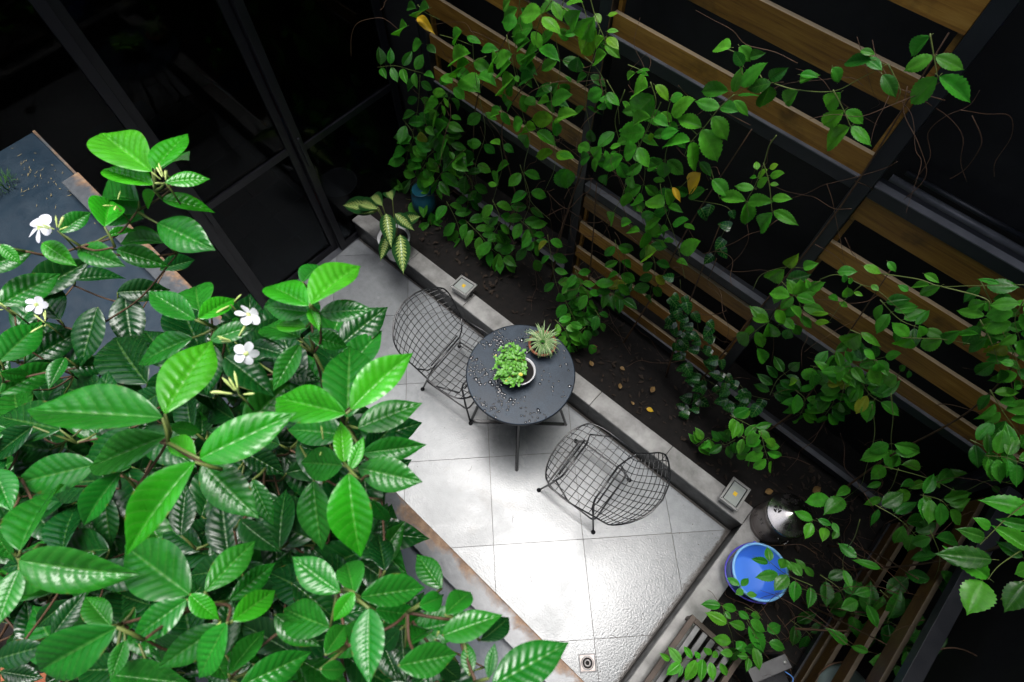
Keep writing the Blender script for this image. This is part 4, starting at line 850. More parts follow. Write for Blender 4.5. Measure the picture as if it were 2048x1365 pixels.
vine('creeper with one bright yellow leaf trailing across the open trellis panel', (-1.3, .55, .19), [
    ([(1290,200),(1275,270),(1290,340),(1280,400)], .52, 42, 4, D(tone=1)), ([(1350,250),(1330,320),(1345,390),(1330,450)], .52, 42, 4, D(tone=0)), ([(1230,480),(1240,540),(1220,600)], .5, 34, 5, D(tone=1)), ([(1290,480),(1310,530),(1300,590)], .55, 34, 4, D(tone=0)), ([(1130,600),(1150,640),(1180,690)], .34, 30, 5, D(tone=1)),
    ([(1468,190),(1439,216),(1410,253),(1381,286),(1368,313)], .36, 54, 5, D(bare=True)), ([(1322,205),(1307,238),(1290,270),(1272,300)], .42, 46, 5, D(bare=True)), ([(1345,190),(1335,230),(1345,265)], .40, 46, 4, D(bare=True)),
    ([(1320,368),(1329,417),(1344,458),(1358,505),(1370,558)], (.44,.36), 42, 7, D(bare=True)), ([(1253,359),(1244,394),(1229,420),(1212,447)], .45, 32, 3, D(bare=True)), ([(1265,395),(1290,435),(1318,450),(1332,470)], .42, 38, 6, D(bare=True)),
    ([(1390,330),(1380,355),(1350,385)], .42, 44, 3, D(bare=True)), ([(1422,340),(1432,375),(1440,400)], .42, 46, 2, D(bare=True)), ([(1300,330),(1320,345),(1322,370)], .44, 40, 4, D(bare=True)),
    ([(1553,271),(1538,293),(1527,330),(1509,374),(1494,403),(1498,434)], .34, 46, 4, D(bare=True)), ([(1527,326),(1538,366),(1542,403),(1545,432)], .34, 38, 5, D(bare=True)), ([(1095,470),(1103,517),(1109,555),(1118,586)], .38, 34, 4, D(tone=1)),
    ([(1150,540),(1165,573),(1177,593),(1163,632)], .40, 34, 6, D(tone=1)), ([(1168,600),(1168,640),(1162,668),(1160,690)], .42, 32, 4, D(tone=0)), ([(1208,575),(1230,590),(1247,600)], .5, 34, 3, D(tone=0)), ([(1140,560),(1150,580),(1158,600)], .42, 30, 3),
    ([(1395,270),(1370,250),(1345,255)], .4, 44, 3, D(bare=True))],
    twigs=[(((-1.9,-.8),(.45,.66),(.3,2.2)), 34)], trunk=[[(-1.35,.55,.15),(-1.3,.62,.8),(-1.25,.6,1.6),(-1.15,.55,2.4)], [(-.95,.55,.15),(-1.05,.6,.9),(-1.1,.58,1.8)]], reads=[('T', .40)])
vine('creeper with sparse broad leaves on the topmost slats by the second post', (-.75, .6, .19), [
    ([(1478,95),(1480,135),(1492,170),(1468,192)], .42, 62, 4, D(bare=True)), ([(1666,180),(1685,216),(1703,258)], .36, 60, 3, D(bare=True)), ([(1860,68),(1868,114),(1876,160)], .34, 64, 3, D(bare=True)),
    ([(1549,168),(1593,180),(1666,183),(1721,157),(1776,128)], .42, 40, 3, D(bare=True)), ([(1520,150),(1540,190),(1535,215)], .5, 50, 3, D(bare=True)), ([(1715,110),(1745,118),(1772,130)], .44, 46, 2, D(bare=True)), ([(1445,95),(1470,105),(1490,115)], .42, 44, 1, D(bare=True)),
    ([(1776,128),(1800,180),(1790,210)], .5, 44, 1, D(bare=True))],
    twigs=[(((-1.2,-.5),(.45,.66),(2.1,3.0)), 22)], trunk=[[(-.75,.63,.15),(-.72,.64,1.2),(-.7,.64,2.2),(-.75,.6,3.0)]], reads=[('T4', .42), ('C3', .40)])
vine('creeper reaching over the bright slats right of the second post', (-.3, .55, .19), [
    ([(1560,560),(1600,610),(1580,660)], .52, 38, 5, D(tone=1)), ([(1760,600),(1800,640),(1850,660)], .5, 38, 4, D(tone=1)), ([(1960,560),(1990,620),(2020,680),(2030,760)], .45, 42, 7, D(tone=1)), ([(1660,700),(1720,740),(1740,800)], .5, 38, 6, D(tone=1)), ([(1980,780),(2010,830),(2040,870)], .4, 44, 5, D(tone=1)),
    ([(1506,579),(1523,550),(1570,535),(1617,538)], .44, 34, 3, D(bare=True)), ([(1640,562),(1594,588),(1559,611),(1538,644)], .42, 42, 5, D(bare=True)), ([(1538,644),(1512,661),(1490,684)], .40, 44, 5, D(bare=True)),
    ([(1640,559),(1676,550),(1723,570),(1752,579),(1793,614),(1822,644)], .44, 36, 5, D(bare=True)), ([(1723,570),(1687,603),(1658,644)], .42, 30, 3, D(bare=True)), ([(1764,548),(1837,559),(1881,573),(1940,572),(2048,570)], .34, 42, 4, D(bare=True)),
    ([(1881,573),(1969,597),(1980,620),(1998,652),(2022,696),(2036,729),(2044,775)], .32, 46, 9, D(bare=True)), ([(1802,676),(1837,677),(1884,679),(1940,688)], .36, 42, 4, D(bare=True)), ([(1700,660),(1720,668),(1730,672)], .40, 48, 1, D(bare=True)),
    ([(1621,732),(1669,739),(1716,728),(1771,714)], .42, 36, 6, D(tone=1)), ([(1700,740),(1690,770),(1680,805)], .40, 40, 4, D(tone=1)), ([(1650,770),(1668,800),(1650,832)], .42, 38, 5, D(tone=1)), ([(1720,760),(1740,790),(1762,805)], .40, 42, 4, D(tone=1)),
    ([(1590,780),(1610,800),(1600,832)], .42, 36, 5, D(tone=1)), ([(1782,787),(1786,835),(1782,879),(1786,912)], .34, 48, 2, D(start=.75, tone=1)), ([(1744,809),(1749,871),(1731,941),(1720,973),(1687,999)], .36, 20, 1, D(bare=True)),
    ([(1540,790),(1555,760),(1580,740)], .46, 36, 4, D(tone=0)), ([(2048,600),(2030,640),(2040,680)], .3, 46, 4, D(tone=1)), ([(1960,640),(1985,690),(2000,740)], .4, 44, 4, D(tone=0))],
    twigs=[(((-.9,.5),(.42,.64),(.4,2.2)), 40)], trunk=[[(-.25,.5,.15),(-.2,.6,.8),(-.3,.6,1.5),(-.4,.5,2.2)], [(.35,.5,.15),(.3,.6,.9),(.25,.55,1.7),(.1,.5,2.3)]], reads=[('Z4', .40)])
vine('creeper draped over the steel burner and along the dim corner trellis', (.45, .2, .19), [
    ([(1750,1010),(1800,1040),(1840,1080)], .12, 44, 4, D(tone=0)), ([(1640,1150),(1680,1180),(1700,1230)], -.1, 40, 4, D(tone=0)), ([(1860,1060),(1880,1120),(1860,1180)], .1, 46, 4, D(tone=0)), ([(1580,1240),(1620,1270),(1640,1310)], -.25, 42, 4, D(tone=0)), ([(1760,1180),(1790,1210),(1800,1240)], .0, 44, 3, D(tone=0)),
    ([(1687,999),(1655,1000),(1630,1000)], .30, 48, 2, D(bare=True)), ([(1618,1036),(1640,1046),(1664,1060)], .18, 44, 4, D(bare=True)), ([(1720,1039),(1709,1075),(1691,1105),(1687,1137),(1713,1181),(1735,1214)], .0, 42, 5, D(bare=True)),
    ([(1764,933),(1811,944),(1870,962),(1921,984),(1976,962),(2030,969)], .30, 44, 8, D(bare=True)), ([(1797,937),(1786,969),(1775,986)], .32, 44, 3, D(bare=True)), ([(1970,912),(2010,915),(2050,930)], .25, 42, 4, D(tone=1)),
    ([(1690,1225),(1740,1235),(1790,1250),(1812,1292)], -.1, 54, 4, D(tone=0)), ([(1655,1258),(1700,1285),(1724,1302)], -.2, 46, 3, D(bare=True)), ([(1700,1110),(1735,1125),(1765,1140)], .05, 48, 2, D(bare=True)), ([(1940,880),(1990,900),(2040,890)], .3, 44, 4, D(tone=1)), ([(1840,990),(1880,1000),(1900,1020)], .2, 46, 4, D(tone=1)), ([(1800,1290),(1850,1310),(1880,1350)], -.1, 56, 3, D(tone=0))],
    twigs=[(((.3,.62),(-.5,.5),(.25,1.3)), 46)], trunk=[[(.5,.3,.15),(.55,.2,.7),(.6,.0,1.2)], [(.55,-.1,.15),(.6,-.2,.6),(.62,-.35,1.2)], [at(1640,1210,z=.5), at(1720,1225,z=.6), at(1800,1228,z=.7)], [at(1590,1258,z=.45), at(1720,1262,z=.6), at(1850,1240,z=.8)], [at(1830,1365,z=.9), at(1860,1310,z=1.0), at(1920,1298,z=1.05), at(2010,1345,z=1.1)], [at(1625,1365,z=.5), at(1660,1330,z=.6), at(1720,1322,z=.6)]], reads=[('R1', .95, 'z')])
vine('creeper spray dangling across the mouth of the blue bucket', (.42, -.1, .19), [
    ([(1625,1172),(1570,1148),(1537,1123),(1505,1112)], (-.15,-.2), 38, 4, D(bare=True)), ([(1640,1190),(1610,1180),(1575,1170)], (-.15,-.18), 44, 3, D(bare=True)), ([(1455,1152),(1483,1174),(1508,1192)], -.30, 34, 3, D(bare=True))],
    trunk=[[(.42,-.1,.15),(.45,-.12,.4),(.42,-.14,.55)]], reads=[('BK', .62, 'z')])
vine('creeper with fat leaf pairs growing over the slatted rack', (.35, -.55, .19), [
    ([(1445,1212),(1456,1249),(1466,1284),(1468,1341)], -.62, 44, 5, D(bare=True)), ([(1460,1345),(1420,1335),(1370,1330),(1330,1322)], -.80, 44, 6, D(bare=True)), ([(1495,1240),(1515,1278),(1528,1309),(1530,1340)], -.55, 46, 5, D(bare=True)),
    ([(1535,1250),(1550,1268),(1560,1280)], -.5, 42, 2, D(bare=True)), ([(1490,1215),(1510,1225),(1525,1240)], -.5, 34, 3, D(bare=True)), ([(1480,1290),(1490,1320),(1495,1350)], -.65, 42, 3, D(tone=0)), ([(1330,1310),(1345,1330),(1350,1355)], -.85, 38, 3, D(bare=True))],
    twigs=[(((.25,.6),(-.9,-.4),(.25,.5)), 14)], trunk=[[(.4,-.5,.15),(.36,-.52,.4),(.33,-.55,.55)]], reads=[('RK', .55, 'z')])
vine('young creeper shoots with pale small leaves at the edge of the bed', (-.3, .3, .19), [
    ([(1522,864),(1530,900),(1538,925)], .22, 36, 5, D(tone=2)), ([(1460,831),(1496,849),(1517,862)], .30, 30, 5, D(tone=2)), ([(1394,892),(1416,876),(1425,888)], .24, 24, 5, D(tone=2)), ([(1480,870),(1505,890),(1500,920)], .25, 30, 4, D(tone=1)), ([(1470,880),(1450,890),(1440,880)], .25, 26, 4, D(tone=0))])
vine('low leafy creeper beside the table edge in the planting bed', (-1.5, .25, .19), [
    ([(1170,655),(1155,672),(1150,690)], .25, 30, 4, D(tone=1)), ([(1110,640),(1130,660),(1140,690)], .2, 30, 4, D(tone=2)), ([(1190,620),(1200,640),(1180,660)], .3, 28, 3, D(tone=0))])
# big near leaves at the right edge
vine('near creeper branch with very large leaves at the right edge of the yard', (.6, .1, 1.6), [
    ([(2060,1000),(2010,1040),(1960,1090)], 2.1, 100, 2, D(bare=True, axis='z')), ([(2060,1090),(2000,1130),(1975,1160)], 2.1, 96, 2, D(bare=True, axis='z')), ([(2070,960),(2040,1010),(2000,1050)], 1.95, 90, 2, D(bare=True, axis='z')), ([(2075,1150),(2030,1170),(2000,1200)], 1.95, 90, 2, D(bare=True, axis='z'))],
    trunk=[[(.6,.1,1.6),(.5,.0,1.9),(.42,-.05,2.1)], [(.62,.2,.2),(.64,.15,1.0),(.6,.1,1.6)]], reads=[('NR', 2.1, 'z')])
# heart leaved ivy
def ivy():
    base = Vector((-.85, .55, .19)); v = thing('ivy', base, 'dark glossy heart leaved ivy trailing down the lower slats to the bed', 'ivy'); mb = MB(); rd = random.Random(9)
    for px, y, n in [([(1360,560),(1365,620),(1372,680),(1382,722)], .55, 12), ([(1385,600),(1395,650),(1402,702)], .52, 11), ([(1420,640),(1430,690),(1442,732)], .5, 10), ([(1375,722),(1400,750),(1432,772)], .5, 11), ([(1330,850),(1345,820),(1370,830),(1400,812)], .42, 12),
                     ([(1310,860),(1330,845),(1350,850)], .35, 6), ([(1440,740),(1460,760),(1450,790)], .5, 9), ([(1405,760),(1390,800),(1370,815)], .48, 10), ([(1450,800),(1480,810),(1500,830)], .45, 9), ([(1385,400),(1460,420),(1440,480),(1425,520)], .6, 7), ([(1345,590),(1350,640),(1360,700)], .56, 8), ([(1480,770),(1500,790),(1540,800)], .5, 8)]:
        pts = smoothline([at(*p, y=y + rd.uniform(-.02, .02)) for p in px], 6); mb.tube([p - base for p in pts], .0012, 4)
        for k in range(n):
            q = pts[int((k + .5) / n * (len(pts) - 1))] + Vector((rd.uniform(-.03, .03), rd.uniform(-.05, .0), rd.uniform(-.02, .02)))
            view = (CAM - q).normalized(); d_ = Vector((rd.uniform(-.8, .8), rd.uniform(-.4, .4), -.6)); d_ = (d_ - view * d_.dot(view)).normalized()
            L = rd.uniform(17, 27) / FPX * (CAM - q).length
            inst('leaf', rd.choice(IL), Matrix.Translation(-base) @ leafM(q, q + d_ * L, view + Vector((rd.uniform(-.5, .5), rd.uniform(-.5, .5), .4)), .8), v, green(0, rd))
    tag(mb.build('shoots', MT['greenstem'], v, True), kind='stuff')
ivy()
# yellow leaves in the creeper
def loose(name, B, T, label, mat, w_=.5, N=(0, -.4, 1), cat='leaf', grp=None, k=0):
    me = leaf_mesh(name, mat, 10, 2, ovate(.93), fold=.35, arch=.25, twist=.3, jit=.02, seed=k); B = Vector(B)
    o = inst(name, me, leafM(B, T, N, w_), None); return tag(o, label, cat, grp)
loose('yellow_leaf', at(1402,346,y=.42), at(1366,392,y=.40), 'bright yellow dying leaf caught in the creeper over the open panel', MT['yellowleaf'], .5)
loose('yellow_leaf', at(1345,375,y=.42), at(1362,404,y=.40), 'small torn yellow leaf beside the bright yellow one', MT['yellowleaf'], .35)
loose('yellow_leaf', at(835,35,y=.48), at(866,62,y=.46), 'curled yellow leaf high on the slats near the black pier', MT['yellowleaf'], .35)
for k, (u, v, a, l, lab, m_) in enumerate([(1293,818,.4,20,'yellow fallen leaf on the soil above the near chair','yellowleaf'), (1240,778,2.2,18,'tan fallen leaf on bare soil midway along the kerb','deadleaf'), (1182,696,1.0,20,'brown curled leaf on the soil right of the table','deadleaf'),
        (1185,733,2.6,20,'pale torn leaf on the soil just right of the table edge','deadleaf'), (1302,785,1.7,22,'withered leaf on the soil beneath the lowest slats','deadleaf'), (1240,735,.2,16,'brown scrap of leaf on the soil between table and trellis','deadleaf'),
        (1625,985,1.2,30,'yellowed leaf on the soil behind the bright floodlight','deadleaf'), (1268,810,2.9,12,'tiny brown leaf beside the yellow fallen leaf','deadleaf'), (1530,985,.9,24,'dry leaf between the floodlight and the steel burner','deadleaf')]):
    B = at(u, v, z=.225); L = l / FPX * 3.1
    loose('fallen_leaf', B, B + Vector((math.cos(a) * L, math.sin(a) * L, .004)), lab, MT[m_], .6, (0, 0, 1), 'fallen leaf', 'fallen leaves on the soil', k)

# ------------------------------------------------------------------ pots on the table
def mint():
    c = at(1040, 742, z=.885); b_ = Vector((c.x, c.y, TZ + .001)); rd = random.Random(4)
    p = thing('mint_pot', b_, 'white pot of bright green small leaved mint on the round table', 'potted plant')
    r = .092
    MB().lathe([(0, 0), (r * .75, 0), (r * .97, .082), (r * 1.04, .088), (r * 1.0, .093), (r * .93, .088), (r * .90, .075), (0, .072)], n=40).build('pot_body', MT['white'], p, True)
    MB().lathe([(0, .078), (r * .905, .0765)], n=24).build('pot_soil', MT['soil'], p)
    vs_ = []; mb = MB(); cols = []
    fol = []; tw = MB()
    right = RM @ Vector((1, 0, 0)); right.z = 0; right.normalize(); up = Vector((-right.y, right.x, 0))
    for k in range(92):
        # spill to the left of the pot as seen in the picture, bare soil showing to the right
        a = rd.uniform(0, 2 * PI); rr2 = rd.random() ** .5
        o2 = right * (-.50 * r + rr2 * 1.25 * r * math.cos(a)) + up * (.25 * r + rr2 * 1.45 * r * math.sin(a))
        if o2.dot(right) > .45 * r and abs(o2.dot(up)) < .6 * r: continue
        root = o2 * .45 + Vector((0, 0, .078)); topp = o2 + Vector((0, 0, .12 + rd.uniform(-.02, .045)))
        tw.tube([root, (root + topp) / 2 + o2 * .12, topp], .0012, 4)
        for lvl in range(3):
            q = root.lerp(topp, .55 + .22 * lvl)
            a0 = rd.uniform(0, PI)
            for s in (0, PI):
                d_ = Vector((math.cos(a0 + s), math.sin(a0 + s), rd.uniform(-.1, .35))).normalized(); L = rd.uniform(.011, .030)
                fol.append((q, q + d_ * L, Vector((rd.uniform(-.3, .3), rd.uniform(-.3, .3), 1)), rd.random()))
    tw.build('stems', MT['greenstem'], p, True)
    for tone, lo, hi in (('mint', 0, .965), ('yellow', .965, 1.01)):
        mb = MB(); sm = SL[0]
        for B, T, N, q in fol:
            if not lo <= q < hi: continue
            M = leafM(B, T, N, .72 if tone == 'mint' else .8)
            mb.add([M @ v_.co for v_ in sm.vertices], [tuple(f_.vertices) for f_ in sm.polygons])
        m_ = simple('mint_' + tone, *(((.07, .30, .02), (.16, .45, .05)) if tone == 'mint' else ((.45, .45, .03), (.6, .55, .06))), .42, 40)
        tag(mb.build('foliage' if tone == 'mint' else 'yellow_foliage', m_, p, True), kind='stuff')
mint()
def spider():
    c = at(1085, 686, z=.88); b_ = Vector((c.x, c.y, TZ + .001)); rd = random.Random(8); r = .080
    p = thing('spider_plant_pot', b_, 'spider plant with striped blades in a small terracotta pot on the table', 'potted plant')
    MB().lathe([(0, 0), (r * .7, 0), (r * .9, .062), (r * 1.08, .062), (r * 1.1, .078), (r * .96, .078), (r * .9, .066), (0, .064)], n=32).build('pot_body', MT['terracotta'], p, True)
    MB().lathe([(0, .068), (r * .9, .067)], n=20).build('pot_soil', MT['soil'], p)
    m, n, bb, o = newmat('striped_blade'); uv = n.nodes.new('ShaderNodeUVMap'); sx = n.nodes.new('ShaderNodeSeparateXYZ'); n.links.new(uv.outputs[0], sx.inputs[0])
    r_ = ramp(n, sx.outputs['Y'], [(.12, (.55, .62, .36)), (.26, (.06, .22, .03)), (.74, (.05, .20, .03)), (.88, (.55, .62, .36))]); n.links.new(r_.outputs[0], bb.inputs['Base Color']); bb.inputs['Roughness'].default_value = .4
    for k in range(96):
        a = rd.uniform(0, 2 * PI); L = rd.uniform(.08, .16); lean = rd.uniform(.9, 1.9); d_ = Vector((math.cos(a), math.sin(a), 0)); s = d_.cross(Vector((0, 0, 1)))
        P = []; z = .066; q = d_ * .008 + Vector((0, 0, z)); ang = PI / 2 - .3
        for i in range(7):
            P.append(q.copy()); q = q + (d_ * math.cos(ang) + Vector((0, 0, 1)) * math.sin(ang)) * (L / 6); ang -= lean / 6 * 1.6
        vs_ = []; uvs = []
        for i, q in enumerate(P):
            h = .0054 * (1 - (i / 6) ** 2.2) + .0003
            for j, w_ in enumerate((-1, 0, 1)): vs_.append(q + s * h * w_ + Vector((0, 0, abs(w_) * h * .5))); uvs.append((i / 6, j / 2))
        me = bpy.data.meshes.new('blade'); me.from_pydata([tuple(v_) for v_ in vs_], [], [(i * 3 + j, i * 3 + j + 1, i * 3 + j + 4, i * 3 + j + 3) for i in range(6) for j in range(2)]); me.update()
        ul = me.uv_layers.new(name='UVMap')
        for lp in me.loops: ul.data[lp.index].uv = uvs[lp.vertex_index]
        me.polygons.foreach_set('use_smooth', [True] * len(me.polygons)); me.materials.append(m)
        inst('blade', me, Matrix.Identity(4), p)
spider()
# ------------------------------------------------------------------ dieffenbachia in a white pot by the door
def dieff():
    c = at(782, 466, z=.50); b_ = Vector((c.x + .02, c.y, .252))
    p = thing('dieffenbachia_pot', b_, 'dieffenbachia with cream and green patterned leaves in a white pot by the doors', 'potted plant')
    MB().lathe([(0, 0), (.085, 0), (.115, .20), (.125, .205), (.125, .215), (.113, .215), (.105, .19), (0, .185)], n=40).build('pot_body', MT['white'], p, True)
    MB().lathe([(0, .19), (.106, .192)], n=24).build('pot_soil', MT['soil'], p)
    tw = MB()
    for k, (bu, bv, tu, tv, w_, z) in enumerate([(757,415,676,408,.36,.72), (755,418,705,400,.40,.78), (772,428,782,492,.44,.74), (790,428,828,460,.5,.68), (800,470,806,545,.44,.62), (785,400,772,372,.45,.78), (760,420,700,425,.3,.60), (765,412,735,380,.42,.70), (795,445,845,430,.45,.60), (778,470,760,520,.42,.52)]):
        B = at(bu, bv, z=z); T = at(tu, tv, z=z - .06); inst('leaf', DL[k % 2], Matrix.Translation(-b_) @ leafM(B, T, (CAM - B).normalized() + Vector((0, 0, .3)), w_), p)
        tw.tube(smoothline([(0, 0, .19), (B - b_) * .5 + Vector((0, 0, .06)), B - b_], 5), .004, 6)
    tw.build('stalks', MT['greenstem'], p, True)
dieff()
c = at(838, 355, z=.62)
tag(MB().lathe([(0, 0), (.06, 0), (.10, .11), (.09, .22), (.07, .27), (.078, .285), (.066, .285), (.058, .25), (0, .24)], (c.x, c.y, .20), 36).build('glazed_jar', MT['teal'], smooth=True), 'teal glazed jar half hidden behind creeper near the pier', 'jar')

# ------------------------------------------------------------------ floodlights on the kerb
def floodlight(c, size, rot, tilt, label):
    l = thing('floodlight', c, label, 'floodlight', 'floodlights on the kerb')
    M = Matrix.Translation((0, 0, .075)) @ Matrix.Rotation(rot, 4, 'Z') @ Matrix.Rotation(tilt, 4, 'X'); a, b_ = size[0] / 2, size[1] / 2
    MB().box((-a * .86, -b_ * .86, -.045), (a * .86, b_ * .86, -.0005), M).build('housing', MT['alu'], l, bevel=.004)
    fr = MB()
    for q in ((-a, -b_, a, -b_ + .014), (-a, b_ - .014, a, b_), (-a, -b_ + .0142, -a + .014, b_ - .0142), (a - .014, -b_ + .0142, a, b_ - .0142)): fr.box((q[0], q[1], 0), (q[2], q[3], .013), M)
    f = fr.build('frame', MT['alu'], l, bevel=.0015)
    for sx_ in (-1, 1):
        for sy in (-1, 1): MB().lathe([(0, .0145), (.003, .0145), (.003, .0132)], n=8, M=M @ Matrix.Translation((sx_ * (a - .007), sy * (b_ - .007), 0))).build('screw', MT['steel'], f)
    MB().box((-a + .0142, -b_ + .0142, .0), (a - .0142, b_ - .0142, .003), M).build('gasket', MT['wire'], l)
    MB().box((-a + .020, -b_ + .020, .0032), (a - .020, b_ - .020, .0062), M).build('lamp_glass', MT['lens'], l)
    MB().box((-.012, -.014, .0066), (.012, .014, .008), M).build('led_chip', MT['chip'], l)
    Mr = Matrix.Rotation(rot, 4, 'Z')
    MB().box((-a * .95, -.012, 0), (a * .95, .012, .004), Mr).box((-a * .95, -.012, .0042), (-a * .95 + .004, .012, .07), Mr).box((a * .95 - .004, -.012, .0042), (a * .95, .012, .07), Mr).build('bracket', MT['steel'], l)
    return l
floodlight((-.135, .110, .2515), (.128, .185), .03, -.12, 'square floodlight with yellow chip on the kerb corner beside the burner')
floodlight((-2.50, .045, .2515), (.155, .140), .12, -.15, 'dirty floodlight with dim yellow chip on the kerb behind the far chair')

# ------------------------------------------------------------------ perforated steel burner
def burner():
    b_ = thing('steel_burner', (.140, .128, .252), 'round stainless steel burner with punched conical lid on the kerb corner', 'burner')
    R = .122; H = .30
    MB().lathe([(0, 0), (R, 0), (R + .003, .006), (R, .012), (R, .045), (R + .003, .05), (R, .055), (R, H - .06), (R + .003, H - .055), (R, H - .05), (R, H), (R + .004, H + .004)], n=64).build('drum', MT['stainless_dark'], b_, True)
    lid = MB().lathe([(R - .004, H - .004), (R + .009, H - .002), (R + .010, H + .010), (R + .004, H + .014), (R - .012, H + .020), (.05, H + .055), (.012, H + .070), (.001, H + .072)], n=64).build('lid', MT['stainless'], b_, True)
    MB().lathe([(.004, H + .072), (.004, H + .084), (.008, H + .088), (.008, H + .094), (.0001, H + .097)], n=12).build('knob', MT['stainless'], lid, True)
    slope = math.atan2(.035, R - .062)
    for k in range(4):
        a = math.radians(20 + 90 * k); rm = .080; z = H + .0205 + (R - .012 - rm) / (R - .062) * .035
        M = Matrix.Rotation(a, 4, 'Z') @ Matrix.Translation((rm, 0, z + .0022)) @ Matrix.Rotation(slope, 4, 'Y')
        g = MB()
        for q in range(4):
            a0 = q * PI / 2
            seg = [(.0235 * math.cos(a0 + .16 + t * (PI / 2 - .32) / 5), .0235 * math.sin(a0 + .16 + t * (PI / 2 - .32) / 5), 0) for t in range(6)] + [(.0125 * math.cos(a0 + PI / 2 - .3 - t * (PI / 2 - .6) / 5), .0125 * math.sin(a0 + PI / 2 - .3 - t * (PI / 2 - .6) / 5), 0) for t in range(6)]
            g.add([M @ Vector(s) for s in seg], [tuple(range(12))])
            g.add([M @ (Matrix.Rotation(a0 + PI / 4, 3, 'Z') @ Vector(s)) for s in ((.002, 0, 0), (.007, -.0045, 0), (.011, 0, 0), (.007, .0045, 0))], [(0, 1, 2, 3)])
        g.build('coin_cutout', MT['hole'], lid)
    for k in range(6):
        for zz in (.10, .19):
            a = math.radians(200 + 60 * k + (30 if zz > .15 else 0)); g = MB()
            for q in range(4):
                aq = q * PI / 2 + PI / 4; oy, oz = .016 * math.cos(aq), .016 * math.sin(aq)
                pts = [(R + .0012, oy + dy, zz + oz + dz) for dy, dz in ((-.006, 0), (0, -.006), (.006, 0), (0, .006))]
                g.add([Matrix.Rotation(a, 3, 'Z') @ Vector(s) for s in pts], [(0, 1, 2, 3)])
            g.build('wall_cutout', MT['hole'], b_)
    for a in (-60, 120):
        a = math.radians(a); c0 = Vector(((R + .004) * math.cos(a), (R + .004) * math.sin(a), H - .07)); d_ = Vector((math.cos(a), math.sin(a), 0)); s = Vector((-math.sin(a), math.cos(a), 0))
        MB().tube([c0 + s * .03 * math.cos(t * PI / 8) + (d_ * .8 + Vector((0, 0, -.6))) * .035 * math.sin(t * PI / 8) for t in range(9)], .0022, 6).build('handle', MT['stainless'], b_, True)
burner()

# ------------------------------------------------------------------ blue bucket
def bucket():
    b_ = thing('blue_bucket', (.199, -.235, .252), 'bright blue plastic bucket with violet handle at the kerb corner', 'bucket')
    b_.scale = (1, 1, 1.17)
    MB().lathe([(0, .004), (.118, .004), (.120, .0), (.124, .004), (.150, .20), (.1535, .200), (.1535, .207), (.150, .2075), (.1465, .20), (.118, .012), (.1, .008), (0, .008)], n=64).build('bucket_body', MT['blue'], b_, True)
    MB().lathe([(.1468, .208), (.1475, .214), (.153, .217), (.161, .214), (.162, .206), (.156, .204), (.154, .2075)], n=64).build('bucket_rim', MT['blue_pale'], b_, True)
    MB().lathe([(.145, .150), (.150, .152), (.152, .166), (.1475, .168)], n=64).build('stiffening_ring', MT['violet'], b_, True)
    P = []
    for k in range(17):
        a = PI * k / 16; q = Vector((.163 * math.cos(a), -.163 * math.sin(a), .19 - .085 * math.sin(a))); P.append(Matrix.Rotation(math.radians(-48), 3, 'Z') @ q)
    MB().tube(P, .0055, 6).build('handle', MT['violet'], b_, True)
    for s in (1, -1):
        q = Matrix.Rotation(math.radians(-48), 3, 'Z') @ Vector((.160 * s, 0, .188)); MB().lathe([(0, -.012), (.011, -.012), (.011, .012), (0, .012)], q, 12).build('handle_lug', MT['violet'], b_, True)
bucket()

# ------------------------------------------------------------------ slatted rack, folded bracket, bin
def rack():
    r = thing('slatted_rack', (.06, -1.16, .252), 'low rusty rack with grey metal slats on the short kerb', 'rack')
    W_, L_ = .34, .50; Z = .13
    MB().box((0, 0, Z - .03), (.03, L_, Z)).build('side_rail', MT['rustbar'], r, bevel=.002); MB().box((W_ - .03, 0, Z - .03), (W_, L_, Z)).build('side_rail', MT['rustbar'], r, bevel=.002)
    MB().box((.0305, L_ - .03, Z - .028), (W_ - .0305, L_ - .001, Z + .001)).build('end_rail', MT['rustbar'], r, bevel=.002); MB().box((.0305, .001, Z - .028), (W_ - .0305, .03, Z + .001)).build('end_rail', MT['rustbar'], r, bevel=.002)
    for k in range(5):
        x = .047 + .052 * k; MB().box((x, .031, Z - .022), (x + .032, L_ - .031, Z - .006)).build('slat', MT['grey'], r, bevel=.003)
    for x in (.004, W_ - .026):
        for y in (.004, L_ - .026): MB().box((x, y, 0 if x < .1 else -.06), (x + .022, y + .022, Z - .0305)).build('leg', MT['rustbar'], r)
rack()
def bracket():
    c = at(1560, 1330, z=.55); b_ = thing('folded_steel_stand', (c.x, c.y, .19), 'grey folded steel stand with a bolt and blue wire tie below the rack', 'stand', rz=math.radians(62))
    MB().box((-.17, -.035, .33), (.06, .035, .345)).build('top_flange', MT['grey'], b_, bevel=.002)
    MB().box((-.17, -.0365, .20), (.06, -.0352, .345)).build('web_plate', MT['steel'], b_); MB().box((-.17, -.15, .195), (.06, -.038, .203)).build('lower_flange', MT['steel'], b_)
    MB().box((-.17, -.18, .24), (.075, -.152, .25)).build('outer_flange', MT['grey'], b_, bevel=.002)
    MB().lathe([(0, .0), (.009, 0), (.010, .004), (.006, .008), (0, .009)], (.035, .0, .3455), 14).build('bolt', MT['chip'] if False else MT['alu'], b_, True)
    MB().tube(smoothline([(.04, -.05, .27), (.06, -.09, .285), (.03, -.12, .28), (.0, -.14, .255)], 5), .003, 6).build('wire_tie', MT['blue'], b_, True)
    for x in (-.16, .04): MB().box((x, -.03, -.02), (x + .02, .03, .3295)).build('leg', MT['steel'], b_)
bracket()
c = at(1700, 1392, z=.62)
bn = thing('plastic_bin', (c.x, c.y, .19), 'grey green plastic bin with domed lid at the bottom edge by the short trellis', 'bin')
